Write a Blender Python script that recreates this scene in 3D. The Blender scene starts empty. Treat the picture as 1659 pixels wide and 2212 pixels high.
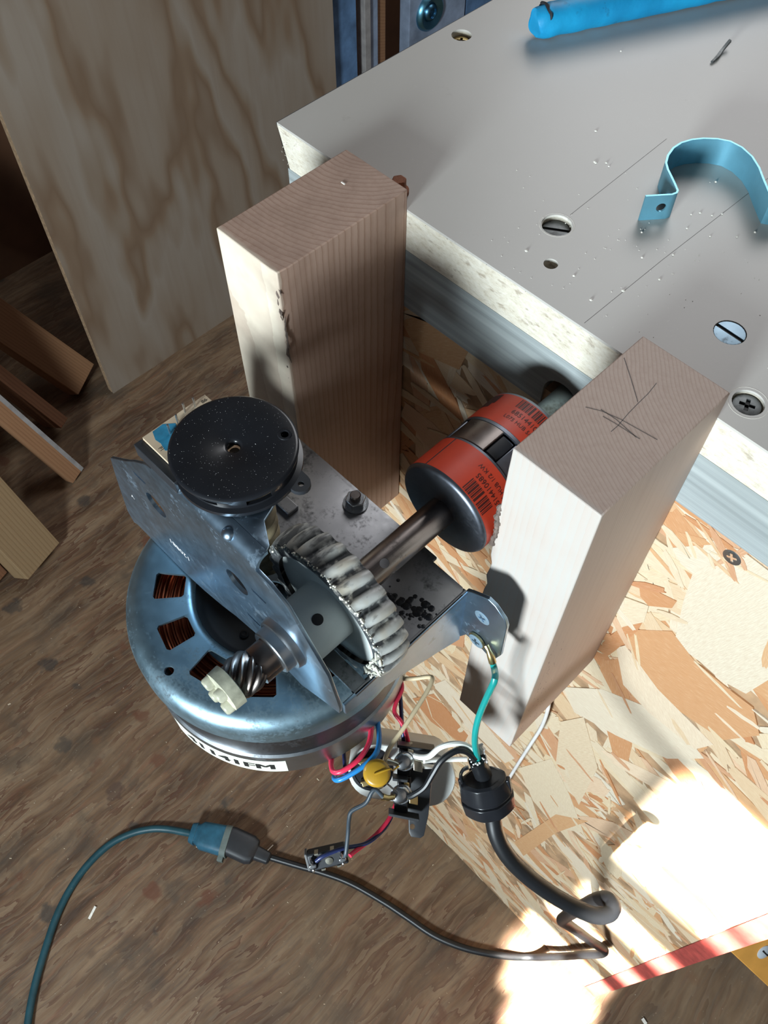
import bpy, bmesh, math, random
from mathutils import Vector, Matrix
from math import sin, cos, pi, radians

# ------------------------------------------------------------------ camera, world, lights, exposure
# Numbers are in millimetres: x along the bench front, y into the bench, z up, (0,0,0) = left front corner of the bench top.
ZF = 940.0                                   # bench top above the floor
def W(p): return Vector((p[0]*.001, p[1]*.001, (p[2]+ZF)*.001))
scene = bpy.context.scene
COL = scene.collection
cam = bpy.data.objects.new('camera', bpy.data.cameras.new('camera')); COL.objects.link(cam)
rt = Vector((0.701113, 0.713047, 0.00191)).normalized(); fw = Vector((-0.377475, 0.373427, -0.847388)).normalized()
up = rt.cross(fw).normalized(); rt = fw.cross(up)
mw = Matrix((rt, up, -fw)).transposed().to_4x4(); mw.translation = W((304.55, -229.23, 257.0))
cam.matrix_world = mw
cam.data.sensor_fit = 'HORIZONTAL'; cam.data.sensor_width = 36.0; cam.data.lens = 1916.1/1659*36
cam.data.clip_start = .01
scene.camera = cam

world = bpy.data.worlds.new('world'); scene.world = world; world.use_nodes = True
world.node_tree.nodes['Background'].inputs[0].default_value = (.80, .86, 1.0, 1)
world.node_tree.nodes['Background'].inputs[1].default_value = .035
scene.view_settings.view_transform = 'Standard'; scene.view_settings.look = 'None'
scene.view_settings.gamma = 1.0; scene.view_settings.use_curve_mapping = False
scene.view_settings.exposure = 0.0

def area(name, pos, target, sx, sy, power, color, spread=180):
    l = bpy.data.lights.new(name, 'AREA'); l.shape = 'RECTANGLE'; l.size = sx; l.size_y = sy
    l.energy = power; l.color = color; l.spread = radians(spread)
    o = bpy.data.objects.new(name, l); COL.objects.link(o)
    p = W(pos); o.location = p
    o.rotation_euler = (W(target)-p).to_track_quat('-Z', 'Y').to_euler()
    return o
# low cool window in front of the bench, a weak warm opening on the right and a window behind the bench
area('window_light', (458, -1310, 210), (180, -60, -40), .28, .28, 36.0, (.82, .94, 1.0))
area('side_opening_light', (1700, -150, 640), (100, -60, -60), 1.0, 1.0, .8, (1.0, .88, .74))
area('back_window_light', (-380, 1480, 1150), (200, 0, 0), 1.1, 1.0, 18.0, (.97, .98, 1.0))
# direct sun through the panes of a window high on the front side: collimated beams, the last four stepped to shape the floor patch
SUN = Vector((-.05, 1.0, -1.3)).normalized()
for (za, zb, xa, xb) in ((-262, -406, 330, 437), (-431, -470, 332, 437), (-588, -640, 340, 437), (-715, -775, 330, 437), (-850, -935, 322, 437), (-950, -985, 318, 440), (-985, -1020, 338, 447), (-1020, -1060, 362, 452), (-1060, -1160, 388, 458)):
    d = 1500.0
    zc = (za+zb)/2
    c = Vector(((xa+xb)/2, 0, zc)) - SUN*d
    hgt = abs(za-zb)*math.hypot(SUN.x, SUN.y)
    a = area('sun_pane_light', c, c+SUN*100, (xb-xa)*.001, hgt*.001, 1.0, (1.0, .95, .86), 1.2)
    a.data.energy = 130.0*(xb-xa)*hgt*1e-6

# ------------------------------------------------------------------ node materials
class Mat:
    def __init__(s, name, rough=.5, metal=0.0, color=(.5, .5, .5)):
        s.m = bpy.data.materials.new(name); s.m.use_nodes = True
        s.t = s.m.node_tree; s.b = s.t.nodes['Principled BSDF']
        s.b.inputs['Roughness'].default_value = rough; s.b.inputs['Metallic'].default_value = metal
        s.b.inputs['Base Color'].default_value = (*color, 1)
        s._tc = None
    def n(s, typ, ins=None, **kw):
        nd = s.t.nodes.new('ShaderNode'+typ)
        for k, v in kw.items(): setattr(nd, k, v)
        for k, v in (ins or {}).items(): s.put(nd.inputs[k], v)
        return nd
    def put(s, sock, v):
        if isinstance(v, bpy.types.NodeSocket): s.t.links.new(v, sock)
        elif isinstance(v, tuple) and len(v) == 3 and sock.type == 'RGBA': sock.default_value = (*v, 1)
        else: sock.default_value = v
    def obj(s):
        if not s._tc: s._tc = s.n('TexCoord')
        return s._tc.outputs['Object']
    def mapped(s, scale=(1, 1, 1), loc=(0, 0, 0), rot=(0, 0, 0), src=None):
        return s.n('Mapping', {'Vector': src or s.obj(), 'Scale': scale, 'Location': loc, 'Rotation': rot}).outputs[0]
    def noise(s, scale, vec=None, detail=4, rough=.55, dist=0.0):
        return s.n('TexNoise', {'Vector': vec or s.obj(), 'Scale': scale, 'Detail': detail, 'Roughness': rough, 'Distortion': dist}).outputs['Fac']
    def ramp(s, fac, stops):
        r = s.n('ValToRGB', {'Fac': fac}).color_ramp if False else None
        nd = s.n('ValToRGB', {'Fac': fac}); e = nd.color_ramp.elements
        while len(e) < len(stops): e.new(.5)
        for el, (p, c) in zip(e, stops): el.position = p; el.color = (*c, 1) if len(c) == 3 else c
        return nd.outputs[0]
    def step(s, fac, a, b):
        return s.n('MapRange', {'Value': fac, 'From Min': a, 'From Max': b}).outputs[0]
    def math(s, op, a, b=0.0):
        nd = s.n('Math', operation=op); s.put(nd.inputs[0], a); s.put(nd.inputs[1], b); return nd.outputs[0]
    def mix(s, f, a, b, mode='MIX'):
        nd = s.n('Mix', data_type='RGBA', blend_type=mode)
        s.put(nd.inputs[0], f); s.put(nd.inputs[6], a); s.put(nd.inputs[7], b); return nd.outputs[2]
    def color(s, v): s.put(s.b.inputs['Base Color'], v); return s
    def roughness(s, v): s.put(s.b.inputs['Roughness'], v); return s
    def bump(s, h, strength=.3, dist=.001):
        s.put(s.b.inputs['Normal'], s.n('Bump', {'Height': h, 'Strength': strength, 'Distance': dist}).outputs[0]); return s

def plain(name, col, rough=.5, metal=0.0, var=.12, scale=40, bump=0.0):
    m = Mat(name, rough, metal)
    f = m.noise(scale)
    m.color(m.mix(m.step(f, .3, .7), tuple(c*(1-var) for c in col), tuple(min(1, c*(1+var)) for c in col)))
    if bump: m.bump(m.noise(scale*6), bump, .0005)
    return m.m

def wood(name, light, dark, pith=(0, 0, 0), period=2.2, axis='Z', sap=None, front=0, wob=.0025, blotch=.0, edge=.75):
    """growth rings round an axis: arcs on the end grain, lines along the sides"""
    m = Mat(name, .62)
    rot = {'Z': (0, 0, 0), 'X': (0, pi/2, 0), 'Y': (pi/2, 0, 0)}[axis]
    v = m.mapped(loc=tuple(-c*.001 for c in pith))
    stretch = {'Z': (1, 1, .12), 'X': (.12, 1, 1), 'Y': (1, .12, 1)}[axis]
    nz = m.n('TexNoise', {'Vector': m.mapped(stretch, src=v), 'Scale': 22.0, 'Detail': 2.0})
    off = m.n('VectorMath', {0: nz.outputs['Color'], 1: (.5, .5, .5)}, operation='SUBTRACT').outputs[0]
    off = m.n('VectorMath', {0: off, 'Scale': wob*2}, operation='SCALE').outputs[0]
    p = m.n('VectorMath', {0: v, 1: off}, operation='ADD').outputs[0]
    w = m.n('TexWave', {'Vector': p, 'Scale': 2*pi/(20*period*.001), 'Distortion': .6, 'Detail': 1.0, 'Detail Scale': 2.0},
            wave_type='RINGS', rings_direction=axis, wave_profile='SAW').outputs['Fac']
    c = m.ramp(w, [(0, light), (edge-.25, light), (edge+.12, tuple((a*.65+b*.35) for a, b in zip(light, dark))), (.97, dark), (1.0, light)])
    fine = m.noise(420, m.mapped({'Z': (1, 1, .03), 'X': (.03, 1, 1), 'Y': (1, .03, 1)}[axis]), 2)
    c = m.mix(m.math('MULTIPLY', m.step(fine, .45, .75), .30), c, dark)
    big = m.noise(14, m.mapped(stretch), 3)
    c = m.mix(m.math('MULTIPLY', m.step(big, .35, .75), .35), c, tuple(x*.72 for x in light))
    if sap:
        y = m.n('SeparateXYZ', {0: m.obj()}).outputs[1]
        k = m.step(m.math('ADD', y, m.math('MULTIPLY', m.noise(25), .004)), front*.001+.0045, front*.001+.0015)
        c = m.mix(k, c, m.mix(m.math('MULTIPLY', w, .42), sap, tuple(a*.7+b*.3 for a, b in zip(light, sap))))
    if blotch: c = m.mix(m.math('MULTIPLY', m.step(m.noise(30), .52, .75), blotch), c, tuple(x*.55 for x in dark))
    m.color(c); m.bump(m.math('ADD', m.math('MULTIPLY', w, .4), fine), .12, .0004)
    return m.m

def metal(name, col, rough=.38, dirt=.0, dirtcol=(.03, .028, .025), brushed=None, scale=60, met=1.0):
    m = Mat(name, rough, met)
    f = m.noise(scale, None, 5)
    c = m.mix(m.step(f, .35, .7), tuple(x*.86 for x in col), col)
    if dirt:
        g = m.math('ADD', m.math('MULTIPLY', m.noise(55, None, 6, .7), .75), m.math('MULTIPLY', m.noise(700, None, 3), .3))
        k = m.step(g, .62-.18*dirt, .78-.14*dirt)
        c = m.mix(k, c, dirtcol); m.put(m.b.inputs['Metallic'], m.math('SUBTRACT', met, m.math('MULTIPLY', k, .7*met)))
    m.color(c)
    m.roughness(m.step(m.noise(scale*2.5), -.6, 1.6) if False else m.math('ADD', rough-.08, m.math('MULTIPLY', m.noise(scale*3), .16)))
    if brushed: m.bump(m.noise(900, m.mapped(brushed), 2), .08, .0003)
    return m.m

ZINC = metal('zinc_sheet', (.40, .55, .70), .34, .12, (.10, .11, .12))
LID = metal('motor_lid_steel', (.36, .53, .63), .42, .32, (.05, .055, .06))
CANM = metal('motor_can_steel', (.42, .45, .48), .34, .12)
BANDM = metal('motor_band_steel', (.11, .12, .135), .42, .25)
WELLM = metal('well_black', (.045, .05, .055), .55, .0, met=.3)  # near-black all over the sunken part of the lid
PLATEM = metal('chassis_steel', (.30, .30, .31), .42, .38, (.02, .02, .022), scale=120)
STEEL = metal('bright_steel', (.62, .64, .66), .28)
DARKSTEEL = metal('oiled_shaft_steel', (.30, .26, .24), .30, .1)
GALV = metal('galvanised_rod', (.45, .52, .52), .5, .25, (.2, .22, .2))
BRASS = metal('brass', (.72, .55, .26), .3, .1, (.2, .13, .05))
DULLBRASS = metal('tinned_brass', (.62, .60, .50), .3)
CAST = metal('sintered_hub', (.20, .22, .26), .42, .12, scale=150)
RUST = plain('rusty_iron', (.28, .10, .045), .75, .2, .35, 180, .3)
SCREWDARK = metal('dirty_screw', (.13, .14, .14), .45, .5, (.02, .02, .018), scale=300, met=.5)
SCREWZ = metal('zinc_screw', (.34, .47, .57), .5, .1, met=.7)
STRAPM = metal('conduit_strap_zinc', (.18, .46, .60), .34, .12, (.12, .24, .3), (1, 1, 12), 90, met=.55)
COPPER = metal('copper_winding', (.55, .12, .05), .35, .15)
BLACKP = plain('black_plastic', (.012, .013, .016), .28, 0, .2, 60)
BLACKM = plain('matte_black_plastic', (.018, .02, .024), .5, 0, .2, 60, .05)
BLACKR = plain('black_rubber', (.008, .009, .011), .42, 0, .2, 30)
BLACKG = plain('dusty_black_cord', (.022, .026, .024), .45, 0, .35, 60)
INK = plain('black_ink', (.012, .012, .012), .6, 0, .1)
INKR = plain('dark_red_ink', (.05, .008, .006), .5, 0, .1)
WHITEP = plain('white_plastic', (.74, .74, .70), .4, 0, .05, 20)
CAPW = plain('capacitor_white', (.66, .67, .64), .42, 0, .05, 20)
STRINGM = plain('white_cord', (.72, .70, .68), .5, 0, .1, 80)
WIREW = plain('white_wire', (.80, .79, .74), .42, 0, .06, 40)
TANW = plain('tan_wire', (.62, .50, .32), .45, 0, .18, 30)
REDW = plain('red_wire', (.82, .035, .09), .33, 0, .1, 40)
BLUEW = plain('blue_wire', (.02, .22, .55), .33, 0, .1, 40)
NAVYW = plain('navy_wire', (.018, .028, .10), .38, 0, .15, 40)
GREENW = plain('green_wire', (.01, .27, .25), .35, 0, .12, 40)
GREYW = plain('slate_wire', (.045, .06, .075), .42, 0, .2, 40)
TEALC = plain('teal_cable', (.014, .062, .080), .45, 0, .25, 50)
BLUEPLUG = plain('blue_socket', (.02, .095, .15), .5, 0, .35, 60)
PLUGRIM = plain('dusty_socket_rim', (.12, .15, .14), .65, 0, .3, 60)
MOVM = plain('varistor_epoxy', (.42, .235, .02), .32, 0, .14, 60)
ORANGE = plain('orange_plastic', (.80, .38, .08), .5, 0, .12, 30)
LABELW = plain('cream_label', (.72, .74, .62), .55, 0, .05, 60)
REDLAB = plain('orange_red_label', (.50, .045, .018), .38, 0, .1, 90)
PCBM = plain('tan_circuit_board', (.58, .46, .32), .55, 0, .1, 90)
PCBB = plain('blue_board_paint', (.02, .20, .34), .5, 0, .3, 200)
PENCIL = plain('pencil_graphite', (.09, .075, .07), .6, 0, .2, 200)
CRUMB = plain('pale_chip', (.80, .76, .68), .7, 0, .15, 300)
ORRED = plain('red_paint', (.34, .05, .04), .65, 0, .3, 120, .2)
PAPER = plain('paper_fibre', (.78, .76, .75), .8, 0, .1, 200)
DIRTB = plain('pitch_scab', (.16, .12, .10), .75, 0, .45, 160, .5)

def gear_material():
    m = Mat('greasy_nylon', .38)
    m.b.inputs['Subsurface Weight'].default_value = .12; m.b.inputs['Subsurface Radius'].default_value = (.002, .0018, .0015)
    sx = m.n('SeparateXYZ', {0: m.obj()})
    r = m.math('SQRT', m.math('ADD', m.math('POWER', sx.outputs[0], 2.0), m.math('POWER', sx.outputs[2], 2.0)))
    root = m.step(r, .0328, .0308)
    g = m.math('MULTIPLY', root, m.step(m.noise(260, None, 4), .28, .5))
    old = m.step(sx.outputs[0], .006, -.012)
    smear = m.math('MULTIPLY', m.step(m.math('ADD', m.noise(190, m.mapped((1, .4, 1)), 5), m.math('MULTIPLY', old, .10)), .55, .66), m.step(r, .0285, .0305))
    c = m.mix(m.step(m.noise(90), .3, .7), (.46, .47, .44), (.60, .61, .59))
    c = m.mix(m.math('MULTIPLY', m.step(m.noise(70, m.mapped(loc=(3, 1, 2)), 3), .5, .7), .5), c, (.48, .36, .20))
    c = m.mix(m.math('MAXIMUM', m.math('MULTIPLY', g, .93), m.math('MULTIPLY', smear, .75)), c, (.02, .022, .028))
    m.color(c); return m.m
NYLON = gear_material()
NYLON2 = plain('clean_nylon', (.62, .66, .64), .4, 0, .1, 60)
GREASE = plain('white_grease', (.56, .55, .47), .3, 0, .2, 300)
WORMM = plain('brown_worm_nylon', (.19, .155, .095), .45, 0, .5, 120)

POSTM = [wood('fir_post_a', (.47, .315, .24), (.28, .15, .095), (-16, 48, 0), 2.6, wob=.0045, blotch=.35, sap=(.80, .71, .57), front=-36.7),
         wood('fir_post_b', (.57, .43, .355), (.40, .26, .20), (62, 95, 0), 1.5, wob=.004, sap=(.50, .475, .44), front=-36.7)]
def skirt_material():
    m = Mat('weathered_grey_board', .6)
    f = m.noise(60, m.mapped((.02, 1, 4)), 5, .6)
    c = m.ramp(f, [(.25, (.18, .20, .20)), (.5, (.32, .35, .35)), (.75, (.44, .475, .47))])
    c = m.mix(m.math('MULTIPLY', m.step(m.noise(9), .5, .7), .35), c, (.22, .24, .22))
    return m.color(c).bump(f, .2, .0005).m
SKIRT = skirt_material()
def chip_material():
    m = Mat('particleboard_core', .85)
    f = m.noise(520, m.mapped((.45, 1, 1)), 5, .7)
    c = m.ramp(f, [(.2, (.42, .35, .25)), (.42, (.64, .58, .47)), (.6, (.71, .66, .56)), (.8, (.80, .76, .66))])
    c = m.mix(m.math('MULTIPLY', m.step(m.noise(330, m.mapped((.4, 1, 1), (5, 2, 1)), 3), .62, .70), .5), c, (.22, .15, .09))
    return m.color(c).bump(f, .7, .0012).m
CHIPB = chip_material()
def laminate_material():
    m = Mat('grey_almond_laminate', .36)
    c = m.mix(m.step(m.noise(7, None, 5), .3, .7), (.475, .45, .41), (.52, .495, .455))
    c = m.mix(m.math('MULTIPLY', m.step(m.noise(38, None, 5, .7), .66, .78), .35), c, (.25, .22, .18))
    c = m.mix(m.math('MULTIPLY', m.step(m.noise(900, None, 2), .70, .80), .35), c, (.72, .70, .66))
    return m.color(c).bump(m.noise(500), .06, .0003).m
LAMI = laminate_material()
LAMEDGE = plain('laminate_black_edge', (.03, .03, .035), .6)
OSBBASE = plain('osb_resin_base', (.36, .22, .12), .8, 0, .4, 60, .4)

def strand_material():
    m = Mat('osb_strand', .66)
    at = m.n('Attribute', attribute_name='tone')
    rnd = at.outputs['Fac']
    c = m.ramp(rnd, [(0, (.64, .50, .32)), (.3, (.63, .52, .37)), (.48, (.60, .42, .25)), (.62, (.55, .31, .15)), (.76, (.46, .19, .075)), (.88, (.68, .52, .36)), (1, (.62, .55, .43))])
    uv = m.n('UVMap', uv_map='grain').outputs[0]
    g = m.noise(9, m.n('Mapping', {'Vector': uv, 'Scale': (1, 14, 1)}).outputs[0], 4, .65)
    c = m.mix(m.math('MULTIPLY', m.step(g, .42, .72), .6), c, m.mix(.5, c, (.30, .12, .04)))
    c = m.mix(m.math('MULTIPLY', m.step(g, .46, .22), .30), c, (.84, .76, .60))
    sp = m.noise(70, m.n('Mapping', {'Vector': uv, 'Scale': (1, 2, 1)}).outputs[0], 2)
    c = m.mix(m.math('MULTIPLY', m.step(sp, .70, .74), .5), c, (.16, .09, .05))
    return m.color(c).bump(g, .25, .0004).m
STRAND = strand_material()

def floor_material():
    m = Mat('worn_plywood_floor', .62)
    o = m.obj()
    warp = m.n('TexNoise', {'Vector': o, 'Scale': 3.2, 'Detail': 3.0})
    wv = m.n('VectorMath', {0: m.n('VectorMath', {0: warp.outputs['Color'], 1: (.5, .5, .5)}, operation='SUBTRACT').outputs[0], 'Scale': .07}, operation='SCALE').outputs[0]
    p = m.n('VectorMath', {0: o, 1: wv}, operation='ADD').outputs[0]
    g1 = m.noise(5, m.mapped((7, .8, 1), src=p), 6, .62)
    c = m.ramp(g1, [(.26, (.030, .013, .006)), (.40, (.078, .039, .018)), (.50, (.135, .076, .039)), (.60, (.19, .118, .066)), (.76, (.26, .176, .105))])
    g2 = m.noise(16, m.mapped((9, .5, 1), src=p), 5, .7)
    c = m.mix(m.math('MULTIPLY', m.step(g2, .54, .68), .62), c, (.19, .085, .045))
    g3 = m.noise(60, m.mapped((5, .35, 1), src=p), 4, .7)
    c = m.mix(m.math('MULTIPLY', m.step(g3, .48, .70), .6), c, (.09, .065, .05))
    vn = m.n('TexNoise', {'Vector': m.mapped((3.2, .55, 1), src=p), 'Scale': 4.5, 'Detail': 5.0, 'Roughness': .6}).outputs['Fac']
    vb = m.math('FRACT', m.math('MULTIPLY', vn, 13.0))
    c = m.mix(m.math('MULTIPLY', m.math('MULTIPLY', m.step(vb, .30, .04), m.step(m.noise(7), .42, .58)), .75), c, (.085, .032, .016))
    c = m.mix(m.math('MULTIPLY', m.step(vb, .5, .95), .22), c, (.30, .22, .14))
    blot = m.noise(11, None, 5, .65)
    c = m.mix(m.math('MULTIPLY', m.step(blot, .52, .66), .55), c, (.056, .043, .031))
    vor = m.n('TexVoronoi', {'Vector': m.n('VectorMath', {0: o, 1: m.n('VectorMath', {0: m.n('TexNoise', {'Vector': o, 'Scale': 60.0, 'Detail': 3.0}).outputs['Color'], 'Scale': .03}, operation='SCALE').outputs[0]}, operation='ADD').outputs[0], 'Scale': 17.0, 'Randomness': 1.0})
    spot = m.step(vor.outputs['Distance'], .24, .15)
    pick = m.n('SeparateColor', {0: vor.outputs['Color']})
    spot1 = m.math('MULTIPLY', spot, m.step(pick.outputs[0], .45, .5))
    c = m.mix(m.math('MULTIPLY', spot1, .7), c, m.mix(m.step(pick.outputs[1], .45, .55), (.03, .027, .024), (.11, .035, .016)))
    vor2 = m.n('TexVoronoi', {'Vector': p, 'Scale': 38.0, 'Randomness': 1.0}); pk2 = m.n('SeparateColor', {0: vor2.outputs['Color']})
    c = m.mix(m.math('MULTIPLY', m.math('MULTIPLY', m.step(vor2.outputs['Distance'], .30, .12), m.step(pk2.outputs[0], .62, .66)), .55), c, m.mix(pk2.outputs[2], (.05, .04, .03), (.16, .07, .03)))
    pat = m.noise(2.6, None, 4, .6)
    c = m.mix(m.math('MULTIPLY', m.step(pat, .45, .65), .35), c, (.21, .145, .085))
    fl = m.noise(420, None, 2)
    c = m.mix(m.math('MULTIPLY', m.step(fl, .72, .78), .5), c, (.58, .50, .40))
    return m.color(c).bump(m.math('ADD', g1, g3), .25, .0012).m
FLOORM = floor_material()

def ply_material():
    m = Mat('fir_plywood_face', .62)
    o = m.obj()
    nz = m.n('TexNoise', {'Vector': m.mapped((1, 1.0, .28)), 'Scale': 3.4, 'Detail': 4.0, 'Roughness': .55})
    band = m.math('FRACT', m.math('MULTIPLY', nz.outputs['Fac'], 7.0))
    c = m.ramp(band, [(0, (.235, .16, .105)), (.08, (.20, .13, .082)), (.30, (.275, .21, .155)), (.80, (.31, .255, .205)), (.95, (.26, .195, .14)), (1, (.235, .16, .105))])
    f = m.noise(90, m.mapped((1, 1, .05)), 4)
    c = m.mix(m.math('MULTIPLY', m.step(f, .45, .75), .22), c, (.20, .13, .085))
    return m.color(c).bump(f, .1, .0005).m
PLYF = ply_material()
PLYE = plain('plywood_edge', (.34, .23, .14), .8, 0, .3, 200)
DARKP = plain('dark_brown_panel', (.12, .055, .028), .7, 0, .3, 8)
BLUEPAINT = plain('worn_blue_paint', (.10, .19, .34), .6, 0, .45, 22)
PALEBLUE = plain('pale_blue_grey_paint', (.26, .32, .43), .6, 0, .35, 22)
REDWOOD = wood('red_brown_board', (.24, .11, .055), (.13, .05, .025), (40, 80, 0), 5, 'X')
TANBOARD = wood('pale_pine_board', (.30, .20, .105), (.20, .12, .055), (30, 90, 0), 6, 'X')
BRNBOARD = wood('brown_fir_board', (.33, .17, .085), (.20, .09, .04), (30, 110, 0), 5, 'X')
GREYEDGE = plain('grey_board_edge', (.30, .28, .27), .7, 0, .2, 60)
def blue_rubber():
    m = Mat('blue_rubber_sleeve', .55)
    c = m.mix(m.step(m.noise(45, None, 4), .35, .7), (.004, .25, .50), (.008, .36, .66))
    c = m.mix(m.math('MULTIPLY', m.step(m.noise(120, None, 5), .62, .74), .7), c, (.01, .05, .10))
    return m.color(c).bump(m.noise(160), .25, .001).m
BLUER = blue_rubber()

# ------------------------------------------------------------------ mesh helpers (mm in, metres out)
class M:
    def __init__(s): s.v = []; s.f = []
    def add(s, vs, fs):
        b = len(s.v); s.v += [tuple(v) for v in vs]; s.f += [tuple(i+b for i in f) for f in fs]; return s
    def box(s, x0, x1, y0, y1, z0, z1):
        return s.add([(x, y, z) for z in (z0, z1) for y in (y0, y1) for x in (x0, x1)],
                     [(0, 2, 3, 1), (4, 5, 7, 6), (0, 1, 5, 4), (2, 6, 7, 3), (0, 4, 6, 2), (1, 3, 7, 5)])
    def prism(s, poly, axis, a, b):
        """poly of 2-d points swept along axis from a to b"""
        def mk(p, t): return {'x': (t, p[0], p[1]), 'y': (p[0], t, p[1]), 'z': (p[0], p[1], t)}[axis]
        n = len(poly)
        return s.add([mk(p, a) for p in poly]+[mk(p, b) for p in poly],
                     [tuple(range(n-1, -1, -1)), tuple(range(n, 2*n))]+[(i, (i+1) % n, n+(i+1) % n, n+i) for i in range(n)])
    def rings(s, rings, close=False, caps=True):
        n = len(rings[0]); vs = [p for r in rings for p in r]; fs = []
        k = len(rings)
        for i in range(k if close else k-1):
            a = i*n; b = ((i+1) % k)*n
            for j in range(n): fs.append((a+j, a+(j+1) % n, b+(j+1) % n, b+j))
        if caps and not close: fs.append(tuple(range(n-1, -1, -1))); fs.append(tuple(range((k-1)*n, k*n)))
        return s.add(vs, fs)
    def lathe(s, prof, c, axis='z', n=48, caps=True, close=False):
        rs = []
        for r, h in prof:
            ring = []
            for i in range(n):
                t = 2*pi*i/n; a, b = r*cos(t), r*sin(t)
                ring.append({'z': (c[0]+a, c[1]+b, c[2]+h), 'y': (c[0]+b, c[1]+h, c[2]+a), 'x': (c[0]+h, c[1]+a, c[2]+b)}[axis])
            rs.append(ring)
        return s.rings(rs, close, caps)
    def cyl(s, p0, p1, r0, r1=None, n=20):
        return s.tube([p0, p1], [r0, r0 if r1 is None else r1], n)
    def tube(s, pts, r, n=10, smooth=0, flat=1.0):
        pts = [Vector(p) for p in pts]
        rr = r if isinstance(r, (list, tuple)) else [r]*len(pts)
        if smooth:
            P, R = [], []
            for i in range(len(pts)-1):
                p0, p1, p2, p3 = pts[max(i-1, 0)], pts[i], pts[i+1], pts[min(i+2, len(pts)-1)]
                for k in range(smooth):
                    t = k/smooth
                    P.append(.5*((2*p1)+(p2-p0)*t+(2*p0-5*p1+4*p2-p3)*t*t+(3*p1-p0-3*p2+p3)*t**3)); R.append(rr[i]*(1-t)+rr[i+1]*t)
            P.append(pts[-1]); R.append(rr[-1]); pts, rr = P, R
        T = []
        for i in range(len(pts)):
            d = (pts[min(i+1, len(pts)-1)]-pts[max(i-1, 0)]); T.append(d.normalized())
        u = T[0].orthogonal().normalized(); rs = []
        for i, p in enumerate(pts):
            u = (u-T[i]*u.dot(T[i])).normalized(); w = T[i].cross(u)
            rs.append([p+u*cos(2*pi*j/n)*rr[i]+w*sin(2*pi*j/n)*rr[i]*flat for j in range(n)])
        return s.rings(rs)
    def beam(s, A, B, w, t, side):
        A, B = Vector(A), Vector(B); d = (B-A).normalized(); sd = Vector(side); sd = (sd-d*sd.dot(d)).normalized(); u = d.cross(sd)
        if u.z < 0: u = -u
        vs = [q+sd*a*w/2+u*b for q in (A, B) for a, b in ((-1, 0), (1, 0), (1, -t), (-1, -t))]
        return s.add(vs, [(0, 1, 2, 3), (7, 6, 5, 4), (0, 4, 5, 1), (1, 5, 6, 2), (2, 6, 7, 3), (3, 7, 4, 0)])
    def frame(s, org, ex, ey, ez):
        """map local coordinates already in this builder to a frame"""
        o, ex, ey, ez = Vector(org), Vector(ex), Vector(ey), Vector(ez)
        s.v = [tuple(o+ex*p[0]+ey*p[1]+ez*p[2]) for p in s.v]; return s

def obj(name, m, mat, parent=None, bevel=0.0, smooth=35, label=None, seg=2, fix=True):
    xs = [[c[i] for c in m.v] for i in range(3)]
    c = Vector([(min(a)+max(a))/2 for a in xs])
    me = bpy.data.meshes.new(name)
    me.from_pydata([(Vector(v)-c)*.001 for v in m.v], [], m.f)
    if fix:
        bm = bmesh.new(); bm.from_mesh(me); bmesh.ops.recalc_face_normals(bm, faces=bm.faces); bm.to_mesh(me); bm.free()
    me.materials.append(mat)
    if smooth:
        for p in me.polygons: p.use_smooth = True
        me.set_sharp_from_angle(angle=radians(smooth))
    o = bpy.data.objects.new(name, me); COL.objects.link(o)
    o['_w'] = tuple(W(c))
    if parent: o.parent = parent; o.location = W(c)-Vector(parent['_w'])
    else: o.location = W(c)
    if bevel:
        b = o.modifiers.new('bevel', 'BEVEL'); b.width = bevel*.001; b.segments = seg; b.limit_method = 'ANGLE'; b.angle_limit = radians(40)
    if label: o['label'] = label
    return o
def thing(name, at, label, cat, group=None):
    o = bpy.data.objects.new(name, None); COL.objects.link(o); o.empty_display_size = .02
    o.location = W(at); o['_w'] = tuple(W(at)); return tag(o, label, cat, group)
def tag(o, label, cat, group=None):
    o['label'] = label; o['category'] = cat
    if group: o['group'] = group
    return o
def structure(o): o['kind'] = 'structure'; return o
def cut(o, cutters, smooth=35):
    """boolean-subtract closed builders from a mesh object"""
    tmp = []
    for m in cutters:
        me = bpy.data.meshes.new('cutter'); me.from_pydata([W(v) for v in m.v], [], m.f)
        bm = bmesh.new(); bm.from_mesh(me); bmesh.ops.recalc_face_normals(bm, faces=bm.faces); bm.to_mesh(me); bm.free()
        c = bpy.data.objects.new('cutter', me); COL.objects.link(c); tmp.append(c)
        md = o.modifiers.new('cut', 'BOOLEAN'); md.operation = 'DIFFERENCE'; md.object = c; md.solver = 'EXACT'
    bpy.context.view_layer.update()
    dg = bpy.context.evaluated_depsgraph_get()
    me = bpy.data.meshes.new_from_object(o.evaluated_get(dg)); me.name = o.name
    o.modifiers.clear(); old = o.data; o.data = me; bpy.data.meshes.remove(old)
    for c in tmp: d = c.data; bpy.data.objects.remove(c); bpy.data.meshes.remove(d)
    if smooth:
        for p in me.polygons: p.use_smooth = True
        me.set_sharp_from_angle(angle=radians(smooth))
    return o
def text_pts(s, size):
    cu = bpy.data.curves.new('t', 'FONT'); cu.body = s; cu.size = size; cu.align_x = 'CENTER'; cu.align_y = 'CENTER'; cu.resolution_u = 3
    o = bpy.data.objects.new('t', cu); COL.objects.link(o); bpy.context.view_layer.update()
    me = bpy.data.meshes.new_from_object(o.evaluated_get(bpy.context.evaluated_depsgraph_get()))
    r = ([tuple(v.co) for v in me.vertices], [tuple(p.vertices) for p in me.polygons])
    bpy.data.objects.remove(o); bpy.data.curves.remove(cu); bpy.data.meshes.remove(me); return r
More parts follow.
